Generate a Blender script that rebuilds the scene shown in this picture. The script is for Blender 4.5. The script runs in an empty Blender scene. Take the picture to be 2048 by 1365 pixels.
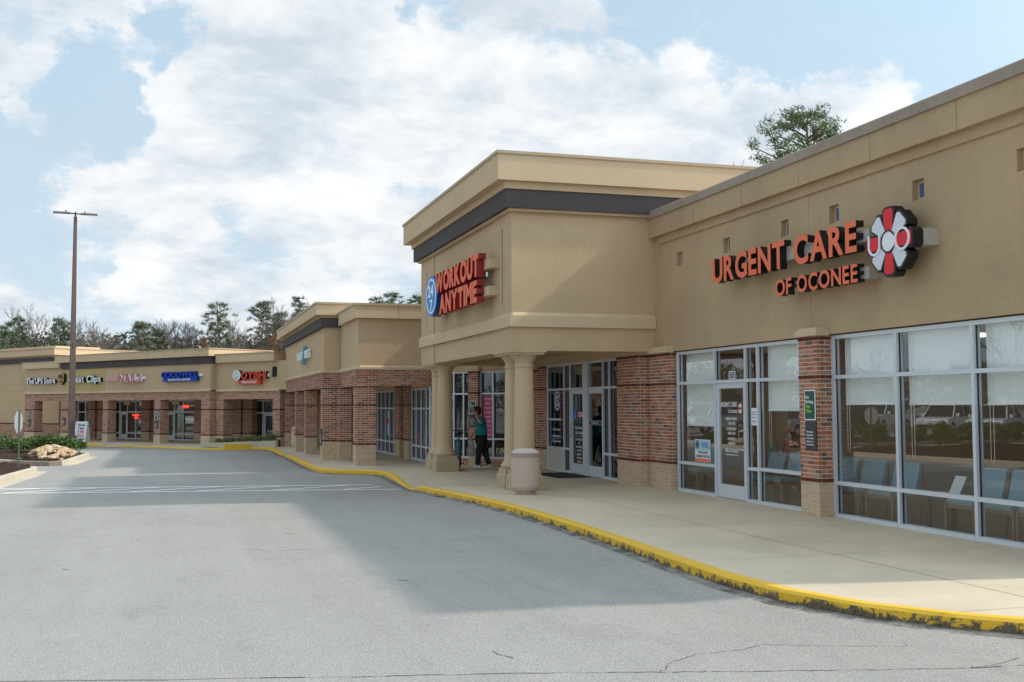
import bpy, bmesh, math, random
import numpy as np
from mathutils import Matrix, Vector
random.seed(7); rng = np.random.default_rng(7)
sc = bpy.context.scene
COL = sc.collection
R = math.radians

# ------------------------------------------------------------------ camera
cam_d = bpy.data.cameras.new('camera'); cam = bpy.data.objects.new('camera', cam_d); COL.objects.link(cam)
cam_d.sensor_width = 36; cam_d.lens = 2195.9/2048*36; cam_d.clip_end = 3000; cam_d.clip_start = .1
P_, R_, Y_ = R(3.33), R(-.23), R(17.08)
fw = Vector((math.sin(Y_)*math.cos(P_), math.cos(Y_)*math.cos(P_), math.sin(P_)))
r0 = Vector((math.cos(Y_), -math.sin(Y_), 0)); u0_ = r0.cross(fw)
rr = math.cos(R_)*r0+math.sin(R_)*u0_; uu = -math.sin(R_)*r0+math.cos(R_)*u0_
CAM = Vector((0, 0, 1.85))
M = Matrix.Identity(4)
for i in range(3):
    M[i][0] = rr[i]; M[i][1] = uu[i]; M[i][2] = -fw[i]; M[i][3] = CAM[i]
cam.matrix_world = M
sc.camera = cam

# ------------------------------------------------------------------ world, sun, exposure
SUN = Vector((8.45, -1.4, 6.85)).normalized()
SKY_BG = .1
world = bpy.data.worlds.new('World'); sc.world = world; world.use_nodes = True
nt = world.node_tree; nt.nodes.clear()
def N(nt, t, **k):
    n = nt.nodes.new(t)
    for a, v in k.items(): setattr(n, a, v)
    return n
def math_n(nt, op, a, b=None, c=None, clamp=False):
    n = N(nt, 'ShaderNodeMath', operation=op); n.use_clamp = clamp
    for i, x in enumerate((a, b, c)):
        if x is None: continue
        if isinstance(x, (int, float)): n.inputs[i].default_value = x
        else: nt.links.new(x, n.inputs[i])
    return n.outputs[0]
def ramp(nt, fac, stops, interp='LINEAR'):
    n = N(nt, 'ShaderNodeValToRGB'); cr = n.color_ramp; cr.interpolation = interp
    while len(cr.elements) < len(stops): cr.elements.new(.5)
    for e, (p, c) in zip(cr.elements, stops):
        e.position = p; e.color = (c[0], c[1], c[2], 1) if hasattr(c, '__len__') else (c, c, c, 1)
    nt.links.new(fac, n.inputs[0]); return n.outputs[0]
def mixc(nt, f, a, b, mode='MIX'):
    n = N(nt, 'ShaderNodeMix', data_type='RGBA', blend_type=mode)
    for s, x in ((0, f), (6, a), (7, b)):
        if isinstance(x, (int, float)): n.inputs[s].default_value = x
        elif isinstance(x, (tuple, list)): n.inputs[s].default_value = (*x[:3], 1)
        else: nt.links.new(x, n.inputs[s])
    return n.outputs[2]
sky = N(nt, 'ShaderNodeTexSky', sky_type='NISHITA'); sky.sun_disc = False
sky.sun_elevation = math.asin(SUN.z); sky.sun_rotation = math.atan2(SUN.x, SUN.y)
sky.air_density = 1.0; sky.dust_density = 1.5; sky.ozone_density = 1.0
tc = N(nt, 'ShaderNodeTexCoord'); dirv = tc.outputs['Generated']
nrm = N(nt, 'ShaderNodeVectorMath', operation='NORMALIZE'); nt.links.new(dirv, nrm.inputs[0]); dirv = nrm.outputs[0]
sep = N(nt, 'ShaderNodeSeparateXYZ'); nt.links.new(dirv, sep.inputs[0])
zc = math_n(nt, 'ADD', math_n(nt, 'MAXIMUM', sep.outputs[2], 0.0), .38)
comb = N(nt, 'ShaderNodeCombineXYZ')
nt.links.new(math_n(nt, 'DIVIDE', sep.outputs[0], zc), comb.inputs[0]); nt.links.new(math_n(nt, 'DIVIDE', sep.outputs[1], zc), comb.inputs[1])
nt.links.new(math_n(nt, 'MULTIPLY', sep.outputs[2], 1.5), comb.inputs[2])
def noise(nt, vec, scale, detail=8, rough=.55, dist=0., w=None):
    n = N(nt, 'ShaderNodeTexNoise', noise_dimensions='3D'); n.inputs['Scale'].default_value = scale
    n.inputs['Detail'].default_value = detail; n.inputs['Roughness'].default_value = rough; n.inputs['Distortion'].default_value = dist
    if vec is not None: nt.links.new(vec, n.inputs['Vector'])
    return n.outputs['Fac']
def direction(px, py):
    d = fw + rr*((px-1024)/2195.9) - uu*((py-682.5)/2195.9)
    return d.normalized()
dens = noise(nt, comb.outputs[0], 3.0, 12, .62, .12)
fine = noise(nt, comb.outputs[0], 11.0, 8, .65, .1)
dens = math_n(nt, 'ADD', math_n(nt, 'MULTIPLY_ADD', dens, 1.35, -.175), math_n(nt, 'MULTIPLY', math_n(nt, 'SUBTRACT', fine, .5), .30))
wn = N(nt, 'ShaderNodeTexNoise', noise_dimensions='3D'); wn.inputs['Scale'].default_value = 9; wn.inputs['Detail'].default_value = 6; wn.inputs['Roughness'].default_value = .6; nt.links.new(dirv, wn.inputs['Vector'])
wo = N(nt, 'ShaderNodeVectorMath', operation='SUBTRACT'); nt.links.new(wn.outputs['Color'], wo.inputs[0]); wo.inputs[1].default_value = (.5, .5, .5)
ws = N(nt, 'ShaderNodeVectorMath', operation='SCALE'); nt.links.new(wo.outputs[0], ws.inputs[0]); ws.inputs['Scale'].default_value = .22
wa = N(nt, 'ShaderNodeVectorMath', operation='ADD'); nt.links.new(dirv, wa.inputs[0]); nt.links.new(ws.outputs[0], wa.inputs[1])
wz = N(nt, 'ShaderNodeVectorMath', operation='NORMALIZE'); nt.links.new(wa.outputs[0], wz.inputs[0]); dirw = wz.outputs[0]
# large cloud masses and gaps: px, py of the centre of each mass as seen from the lot, angular radius, weight
for px_, py_, rad, wgt in ((560,230,9,.11),(900,210,8,.10),(60,60,5,.13),(250,20,3,.08),(45,200,3,.18),(200,380,6,.12),(1000,330,10,.09),(700,80,8,.06),(1080,40,5,.18),(1350,190,8,.20),
        (1500,290,9,.26),(1640,265,5,.16),(700,525,5,.2),(330,545,6,.10),(560,545,5,.12),(1700,290,5,.17),(1900,60,14,-.42),(1440,10,6,-.30),(1120,140,3.2,-.24),(1000,130,2.5,-.12),(870,55,1.7,-.2),(170,95,2.8,-.24),
        (340,42,2.5,-.24),(130,235,4,-.27),(30,335,3.5,-.24),(640,440,5,-.16),(830,425,3,-.12),(110,515,5,-.10),(380,520,6,.08),(200,600,5,-.12),(500,610,6,-.10),(1240,100,2.5,-.14)):
    dv = direction(px_, py_)
    dt = N(nt, 'ShaderNodeVectorMath', operation='DOT_PRODUCT'); nt.links.new(dirw, dt.inputs[0]); dt.inputs[1].default_value = dv
    mr = N(nt, 'ShaderNodeMapRange', interpolation_type='SMOOTHSTEP')
    nt.links.new(dt.outputs['Value'], mr.inputs[0])
    mr.inputs[1].default_value = math.cos(R(rad)); mr.inputs[2].default_value = 1.0; mr.inputs[3].default_value = 0; mr.inputs[4].default_value = wgt
    dens = math_n(nt, 'ADD', dens, mr.outputs[0])
cov = ramp(nt, dens, [(.44, 0.06), (.51, .40), (.57, .88), (.68, 1.0)])
shade = noise(nt, comb.outputs[0], 5.0, 9, .62, .2)
ccol = ramp(nt, shade, [(.37, (4.75, 5.35, 5.95)), (.46, (5.8, 6.25, 6.65)), (.54, (6.8, 7.0, 7.2)), (.62, (7.45, 7.5, 7.55))])
hz = ramp(nt, sep.outputs[2], [(0.0, 1.0), (.12, .55), (.35, 0)])
blue = mixc(nt, .93, sky.outputs[0], (3.75, 5.15, 6.35))
blue = mixc(nt, hz, blue, (5.0, 5.9, 6.6))
skyc = mixc(nt, cov, blue, ccol)
gd = N(nt, 'ShaderNodeVectorMath', operation='DOT_PRODUCT'); nt.links.new(dirv, gd.inputs[0]); gd.inputs[1].default_value = SUN
glow = math_n(nt, 'POWER', math_n(nt, 'MAXIMUM', gd.outputs['Value'], 0.0), 5.0)
gs = N(nt, 'ShaderNodeVectorMath', operation='SCALE'); nt.links.new(skyc, gs.inputs[0]); nt.links.new(math_n(nt, 'ADD', math_n(nt, 'MULTIPLY', glow, 3.0), 1.0), gs.inputs['Scale']); skyc = gs.outputs[0]
bg = N(nt, 'ShaderNodeBackground'); bg.inputs[1].default_value = SKY_BG; nt.links.new(skyc, bg.inputs[0])
out = N(nt, 'ShaderNodeOutputWorld'); nt.links.new(bg.outputs[0], out.inputs[0])

sun_d = bpy.data.lights.new('sun', 'SUN'); sun_d.energy = 2.15; sun_d.angle = R(1.8); sun_d.color = (1, .93, .82)
sun = bpy.data.objects.new('sun', sun_d); COL.objects.link(sun); sun.rotation_euler = (-SUN).to_track_quat('-Z', 'Y').to_euler(); sun.location = (0, 0, 40)
vs = sc.view_settings; vs.view_transform = 'Standard'; vs.look = 'None'; vs.gamma = 1; vs.exposure = .43; vs.use_curve_mapping = False
sc.cycles.max_bounces = 8; sc.cycles.transparent_max_bounces = 16; sc.cycles.diffuse_bounces = 4; sc.cycles.glossy_bounces = 3

# ------------------------------------------------------------------ materials
MATS = {}
def mat(name, base=(.5, .5, .5), rough=.7, metal=0, spec=.5, build=None, emit=None, estr=1):
    if name in MATS: return MATS[name]
    m = bpy.data.materials.new(name); m.use_nodes = True; t = m.node_tree
    b = t.nodes['Principled BSDF']
    b.inputs['Base Color'].default_value = (*base, 1); b.inputs['Roughness'].default_value = rough
    b.inputs['Metallic'].default_value = metal; b.inputs['Specular IOR Level'].default_value = spec
    if emit: b.inputs['Emission Color'].default_value = (*emit, 1); b.inputs['Emission Strength'].default_value = estr
    if build: build(t, b)
    MATS[name] = m; return m
def gpos(t): return N(t, 'ShaderNodeNewGeometry').outputs['Position']
def scaled(t, vec, s):
    mp = N(t, 'ShaderNodeMapping'); mp.inputs['Scale'].default_value = s; t.links.new(vec, mp.inputs[0]); return mp.outputs[0]
def bump(t, b, h, strength=.3, dist=.01):
    n = N(t, 'ShaderNodeBump'); n.inputs['Strength'].default_value = strength; n.inputs['Distance'].default_value = dist
    t.links.new(h, n.inputs['Height']); t.links.new(n.outputs[0], b.inputs['Normal'])
def grain(c, amt=.12, sc_=30, streak=True, bs=.35, bd=.006, big=.10):
    def f(t, b):
        p = gpos(t)
        n1 = noise(t, p, sc_, 6, .7); n2 = noise(t, p, .55, 4, .6, .4)
        v = math_n(t, 'ADD', math_n(t, 'MULTIPLY', math_n(t, 'SUBTRACT', n1, .5), amt*2), 1.0)
        v = math_n(t, 'ADD', v, math_n(t, 'MULTIPLY', math_n(t, 'SUBTRACT', n2, .5), big*2.6))
        if streak:
            s = noise(t, scaled(t, p, (3.2, 3.2, .35)), 1.4, 6, .65)
            v = math_n(t, 'SUBTRACT', v, math_n(t, 'MULTIPLY', ramp(t, s, [(.55, 0.), (.8, 1.)]), .10))
        cc = N(t, 'ShaderNodeVectorMath', operation='SCALE'); cc.inputs[0].default_value = c; t.links.new(v, cc.inputs['Scale'])
        t.links.new(cc.outputs[0], b.inputs['Base Color'])
        bump(t, b, noise(t, p, sc_*2.2, 5, .75), bs, bd)
    return f
TAN = (.57, .415, .255); TAN2 = (.64, .485, .31); DARK = (.085, .072, .072)
m_stucco = mat('stucco_tan', rough=.9, spec=.2, build=grain(TAN, .12, 22, big=.13, bs=.5, bd=.008))
m_stuccoA = mat('stucco_brown_tan', rough=.9, spec=.2, build=grain((.50, .36, .22), .13, 20, big=.20, bs=.6, bd=.01))
m_stucco2 = mat('stucco_light_tan', rough=.9, spec=.2, build=grain(TAN2, .06, 26, streak=False))
m_patch = mat('stucco_olive_tan', rough=.9, spec=.2, build=grain((.52, .41, .19), .07, 26))
m_dark = mat('stucco_dark_brown', rough=.8, spec=.3, build=grain(DARK, .14, 22, bs=.5))
m_col = mat('column_paint', rough=.75, spec=.3, build=grain((.565, .425, .275), .09, 30, bs=.2))
m_coping = mat('weathered_coping', rough=.85, spec=.3, build=grain((.36, .295, .235), .22, 9, bs=.2, big=.25))
m_coping2 = mat('coping_tan', rough=.6, spec=.4, build=grain((.50, .38, .24), .1, 9, bs=.1))
m_joint = mat('joint_shadow_gap', (.10, .075, .05), .9)
def brick_build(stops, mortar=False):
    def f(t, b):
        g = N(t, 'ShaderNodeNewGeometry'); oi = N(t, 'ShaderNodeObjectInfo')
        r = math_n(t, 'FRACT', math_n(t, 'ADD', math_n(t, 'MULTIPLY', g.outputs['Random Per Island'], 7.31), math_n(t, 'MULTIPLY', oi.outputs['Random'], 5.17)))
        c = ramp(t, r, stops, 'CONSTANT')
        n = noise(t, g.outputs['Position'], 45, 5, .7)
        n2 = noise(t, g.outputs['Position'], 9, 4, .6)
        v = math_n(t, 'ADD', .62, math_n(t, 'ADD', math_n(t, 'MULTIPLY', n, .45), math_n(t, 'MULTIPLY', n2, .32)))
        cc = N(t, 'ShaderNodeVectorMath', operation='SCALE'); t.links.new(c, cc.inputs[0]); t.links.new(v, cc.inputs['Scale'])
        t.links.new(cc.outputs[0], b.inputs['Base Color']); bump(t, b, n, .5, .004)
    return f
RED = [(0, (.44, .165, .105)), (.14, (.36, .13, .08)), (.28, (.21, .125, .095)), (.36, (.40, .21, .14)), (.52, (.48, .21, .13)), (.66, (.26, .14, .105)), (.76, (.40, .245, .17)), (.87, (.155, .10, .085)), (.92, (.40, .15, .09))]
m_brick = mat('brick_mixed_red', rough=.88, spec=.25, build=brick_build(RED))
m_brickd = mat('brick_dark_red', rough=.85, spec=.3, build=brick_build([(0, (.14, .03, .02)), (.5, (.17, .04, .027)), (.8, (.115, .028, .02))]))
m_brickb = mat('brick_painted_beige', rough=.85, spec=.25, build=brick_build([(0, (.58, .43, .29)), (.4, (.54, .40, .26)), (.75, (.61, .46, .31))]))
m_mortar = mat('mortar', rough=.95, spec=.1, build=grain((.74, .65, .52), .2, 40, streak=False))
m_mortarb = mat('mortar_beige', rough=.95, spec=.1, build=grain((.68, .56, .42), .1, 40, streak=False))
def brick_tex(t, b):
    o = N(t, 'ShaderNodeTexCoord'); s = N(t, 'ShaderNodeSeparateXYZ'); t.links.new(o.outputs['Object'], s.inputs[0])
    sn = N(t, 'ShaderNodeSeparateXYZ'); t.links.new(o.outputs['Normal'], sn.inputs[0])
    side = math_n(t, 'GREATER_THAN', math_n(t, 'ABSOLUTE', sn.outputs[0]), .5)
    u = math_n(t, 'ADD', math_n(t, 'MULTIPLY', s.outputs[0], math_n(t, 'SUBTRACT', 1, side)), math_n(t, 'MULTIPLY', s.outputs[1], side))
    c = N(t, 'ShaderNodeCombineXYZ'); t.links.new(u, c.inputs[0]); t.links.new(s.outputs[2], c.inputs[1])
    bt = N(t, 'ShaderNodeTexBrick'); t.links.new(c.outputs[0], bt.inputs['Vector'])
    bt.inputs['Scale'].default_value = 1; bt.inputs['Brick Width'].default_value = .172; bt.inputs['Row Height'].default_value = .0545
    bt.inputs['Mortar Size'].default_value = .006; bt.inputs['Mortar Smooth'].default_value = .1; bt.inputs['Bias'].default_value = 0
    bt.inputs['Color1'].default_value = (0, 0, 0, 1); bt.inputs['Color2'].default_value = (1, 1, 1, 1); bt.inputs['Mortar'].default_value = (.5, .5, .5, 1)
    col = ramp(t, bt.outputs['Color'], [(0, (.19, .125, .10)), (.10, (.44, .20, .135)), (.35, (.37, .165, .11)), (.5, (.51, .265, .18)), (.72, (.40, .23, .155)), (.88, (.25, .14, .105)), (.94, (.48, .22, .145))], 'CONSTANT')
    col = mixc(t, bt.outputs['Fac'], col, (.56, .46, .35))
    t.links.new(col, b.inputs['Base Color'])
    bump(t, b, math_n(t, 'SUBTRACT', 1, bt.outputs['Fac']), .6, .006)
m_bricktex = mat('brick_far', rough=.9, spec=.2, build=brick_tex)
m_beigef = mat('beige_block_far', rough=.9, spec=.2, build=grain((.58, .45, .31), .12, 14, streak=False))
m_alu = mat('anodised_aluminium', (.66, .70, .75), .42, .2, .5)
m_alud = mat('window_gasket_dark', (.02, .024, .04), .5)
def glass(name, tint=(.95, .965, .965), base=.085, k=.95):
    m = bpy.data.materials.new(name); m.use_nodes = True; t = m.node_tree; t.nodes.clear()
    tr = N(t, 'ShaderNodeBsdfTransparent'); tr.inputs[0].default_value = (*tint, 1)
    gl = N(t, 'ShaderNodeBsdfGlossy'); gl.inputs['Roughness'].default_value = 0.0; gl.inputs[0].default_value = (1, 1, 1, 1)
    fr = N(t, 'ShaderNodeFresnel'); fr.inputs[0].default_value = 1.5
    f = math_n(t, 'MINIMUM', math_n(t, 'ADD', math_n(t, 'MULTIPLY', fr.outputs[0], k), base), 1.0)
    g = N(t, 'ShaderNodeNewGeometry')
    f = math_n(t, 'MULTIPLY', f, math_n(t, 'SUBTRACT', 1, g.outputs['Backfacing']))
    mx = N(t, 'ShaderNodeMixShader'); t.links.new(f, mx.inputs[0]); t.links.new(tr.outputs[0], mx.inputs[1]); t.links.new(gl.outputs[0], mx.inputs[2])
    o = N(t, 'ShaderNodeOutputMaterial'); t.links.new(mx.outputs[0], o.inputs[0]); MATS[name] = m; return m
m_glass = glass('window_glass')
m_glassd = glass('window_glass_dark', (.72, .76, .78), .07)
m_accent = mat('blue_window_glass', (.07, .15, .32), .12, 0, .8)
m_blind = mat('roller_blind_fabric', (.93, .94, .91), .9)
m_white = mat('white_paint', (.78, .78, .76), .5)
m_black = mat('black_metal', (.012, .012, .013), .45)
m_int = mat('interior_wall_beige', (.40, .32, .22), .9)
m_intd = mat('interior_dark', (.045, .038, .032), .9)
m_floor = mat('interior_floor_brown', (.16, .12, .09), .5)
def conc(t, b):
    p = gpos(t)
    n1 = noise(t, p, .45, 6, .6, .6); n2 = noise(t, p, 60, 4, .7); n3 = noise(t, scaled(t, p, (1, .35, 1)), 1.6, 6, .7, .5)
    c = ramp(t, n1, [(.3, (.53, .435, .315)), (.5, (.62, .515, .375)), (.7, (.68, .57, .42))])
    c = mixc(t, ramp(t, n3, [(.5, 0), (.8, .55)]), c, (.50, .42, .33))
    gum = noise(t, p, 7.5, 2, .5); c = mixc(t, ramp(t, gum, [(.735, 0), (.75, .55)]), c, (.20, .17, .14))
    v = math_n(t, 'ADD', .9, math_n(t, 'MULTIPLY', n2, .2))
    cc = N(t, 'ShaderNodeVectorMath', operation='SCALE'); t.links.new(c, cc.inputs[0]); t.links.new(v, cc.inputs['Scale'])
    t.links.new(cc.outputs[0], b.inputs['Base Color']); bump(t, b, n2, .2, .003)
m_conc = mat('concrete_walk', rough=.85, spec=.25, build=conc)
m_curbc = mat('concrete_curb', rough=.85, spec=.25, build=grain((.56, .49, .38), .25, 14, streak=False, big=.2))
m_curbd = mat('concrete_curb_stained', rough=.85, spec=.25, build=grain((.32, .26, .19), .4, 7, streak=False, big=.3))
def asphalt(t, b):
    p = gpos(t)
    vo = N(t, 'ShaderNodeTexVoronoi'); vo.inputs['Scale'].default_value = 95; t.links.new(p, vo.inputs['Vector'])
    sp = N(t, 'ShaderNodeSeparateColor'); t.links.new(vo.outputs['Color'], sp.inputs[0])
    n1 = noise(t, p, .22, 5, .6, .5); n2 = noise(t, p, 38, 6, .8); n3 = noise(t, scaled(t, p, (1.2, .5, 1)), 1.3, 8, .75, .6)
    n4 = noise(t, scaled(t, p, (1, .4, 1)), 6, 6, .8)
    v = math_n(t, 'ADD', math_n(t, 'MULTIPLY', sp.outputs[0], .34), math_n(t, 'MULTIPLY', n2, .60))
    v = math_n(t, 'ADD', math_n(t, 'ADD', .56, v), math_n(t, 'MULTIPLY', math_n(t, 'SUBTRACT', n1, .5), .35))
    v = math_n(t, 'SUBTRACT', v, math_n(t, 'MULTIPLY', ramp(t, n3, [(.52, 0), (.70, 1)]), .13))
    v = math_n(t, 'SUBTRACT', v, math_n(t, 'MULTIPLY', ramp(t, n4, [(.64, 0), (.72, 1)]), .22))
    ln = noise(t, scaled(t, p, (1.4, .05, 1)), 1.0, 4, .6); v = math_n(t, 'ADD', v, math_n(t, 'MULTIPLY', math_n(t, 'SUBTRACT', ln, .5), .28))
    oil = noise(t, p, 1.7, 3, .5); v = math_n(t, 'SUBTRACT', v, math_n(t, 'MULTIPLY', ramp(t, oil, [(.70, 0), (.76, 1)]), .14))
    v = math_n(t, 'ADD', v, math_n(t, 'MULTIPLY', math_n(t, 'GREATER_THAN', sp.outputs[1], .975), .3))
    cc = N(t, 'ShaderNodeVectorMath', operation='SCALE'); cc.inputs[0].default_value = (.33, .31, .28); t.links.new(v, cc.inputs['Scale'])
    t.links.new(cc.outputs[0], b.inputs['Base Color']); bump(t, b, math_n(t, 'ADD', vo.outputs['Distance'], n2), .55, .008)
m_asph = mat('asphalt', rough=.85, spec=.3, build=asphalt)
def yel(thr):
    def f(t, b):
        p = gpos(t); n1 = noise(t, p, 5.5, 10, .78, .4); n2 = noise(t, p, 30, 6, .8)
        s = N(t, 'ShaderNodeSeparateXYZ'); t.links.new(p, s.inputs[0])
        low = ramp(t, s.outputs[2], [(.05, .14), (.10, .05), (.15, -.0)])
        near = math_n(t, 'MULTIPLY', ramp(t, math_n(t, 'DIVIDE', s.outputs[1], 40), [(.18, .15), (.5, .06), (.8, 0)]), 1.0)
        k = math_n(t, 'ADD', math_n(t, 'ADD', n1, low), math_n(t, 'MULTIPLY', math_n(t, 'SUBTRACT', n2, .5), .25))
        k = math_n(t, 'ADD', k, near)
        m1 = ramp(t, k, [(thr, 0), (thr+.035, 1)])
        ye = mixc(t, n2, (.72, .41, .018), (.85, .53, .035))
        dk = mixc(t, ramp(t, n2, [(.4, 0), (.6, 1)]), (.045, .04, .03), (.20, .15, .08))
        t.links.new(mixc(t, m1, ye, dk), b.inputs['Base Color']); bump(t, b, m1, -.5, .004)
    return f
m_ytop = mat('yellow_curb_paint_top', rough=.6, build=yel(.86))
m_yface = mat('yellow_curb_paint_worn', rough=.7, build=yel(.70))
m_mulch = mat('dark_mulch', rough=.95, spec=.1, build=grain((.075, .045, .033), .8, 26, streak=False, bs=1, bd=.05))
def leafm(name, a, bcol, spec=.35, tr=.0):
    def f(t, b):
        g = N(t, 'ShaderNodeNewGeometry')
        c = ramp(t, g.outputs['Random Per Island'], [(0, a), (.55, tuple((x+y)/2 for x, y in zip(a, bcol))), (1, bcol)])
        t.links.new(c, b.inputs['Base Color'])
    return mat(name, rough=.55, spec=spec, build=f)
m_shrub = leafm('shrub_leaves', (.030, .075, .018), (.15, .22, .045))
m_shrub2 = leafm('pale_shrub_leaves', (.08, .11, .03), (.26, .30, .09))
m_pine = leafm('pine_needles', (.07, .105, .065), (.21, .25, .15), .15)  # needle greens lightened so the colour itself carries the distance haze
m_ever = leafm('evergreen_leaves', (.085, .105, .07), (.22, .23, .15), .15)  # leaf colours raised too, haze painted in instead of built as air
m_rust = leafm('dry_oak_leaves', (.14, .06, .03), (.26, .13, .06), .1)
m_bark = mat('grey_bark', rough=.95, spec=.1, build=grain((.24, .21, .185), .4, 4, streak=False))
m_barkp = mat('pine_bark', rough=.95, spec=.1, build=grain((.13, .09, .065), .4, 6, streak=False))
m_twig = mat('bare_twigs', (.19, .165, .15), .95, 0, .1)
def rockb(t, b):
    oi = N(t, 'ShaderNodeObjectInfo'); n = noise(t, gpos(t), 14, 6, .7); c = ramp(t, oi.outputs['Random'], [(0, (.38, .25, .15)), (.4, (.55, .38, .23)), (.75, (.66, .49, .33)), (1, (.48, .30, .17))])
    cc = N(t, 'ShaderNodeVectorMath', operation='SCALE'); t.links.new(c, cc.inputs[0]); t.links.new(math_n(t, 'ADD', .6, math_n(t, 'MULTIPLY', n, .8)), cc.inputs['Scale']); t.links.new(cc.outputs[0], b.inputs['Base Color']); bump(t, b, n, .5, .02)
m_rock = mat('tan_rock', rough=.9, spec=.2, build=rockb)
m_brown = mat('bronze_paint', rough=.55, spec=.4, build=grain((.13, .085, .07), .12, 8, bs=.05))

# ------------------------------------------------------------------ helpers
W = {}                                   # world matrix of every object made here
class Fr:                                # a facade frame: u to the right as one faces it, v into the building, z up
    def __init__(s, ox, oy, deg):
        a = R(deg); s.m = Matrix.Translation((ox, oy, 0)) @ Matrix.Rotation(a, 4, 'Z'); s.rot = a
    def p(s, u, v, z): return s.m @ Vector((u, v, z))
G = Fr(0, 0, -90)                        # u = -y, v = x
LF = Fr(1.5, 50.0, -54)
DG = Fr(7.15, 31.2, math.degrees(math.atan2(-2.85, 2.35)))
ID = Fr(0, 0, 0)
def link(o, parent=None, wm=None):
    COL.objects.link(o)
    wm = wm if wm is not None else Matrix.Identity(4)
    if parent is not None:
        o.parent = parent; o.matrix_parent_inverse = Matrix.Identity(4)
        o.matrix_basis = W[parent].inverted() @ wm
    else: o.matrix_basis = wm
    W[o] = wm.copy(); return o
def thing(name, label, cat, loc, rot=0, group=None):
    o = bpy.data.objects.new(name, None); o.empty_display_size = .3
    link(o, None, Matrix.Translation(loc) @ Matrix.Rotation(rot, 4, 'Z'))
    o['label'] = label; o['category'] = cat
    if group: o['group'] = group
    return o
def tag(o, label=None, cat=None, group=None, kind=None):
    if label: o['label'] = label
    if cat: o['category'] = cat
    if group: o['group'] = group
    if kind: o['kind'] = kind
    return o
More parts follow.
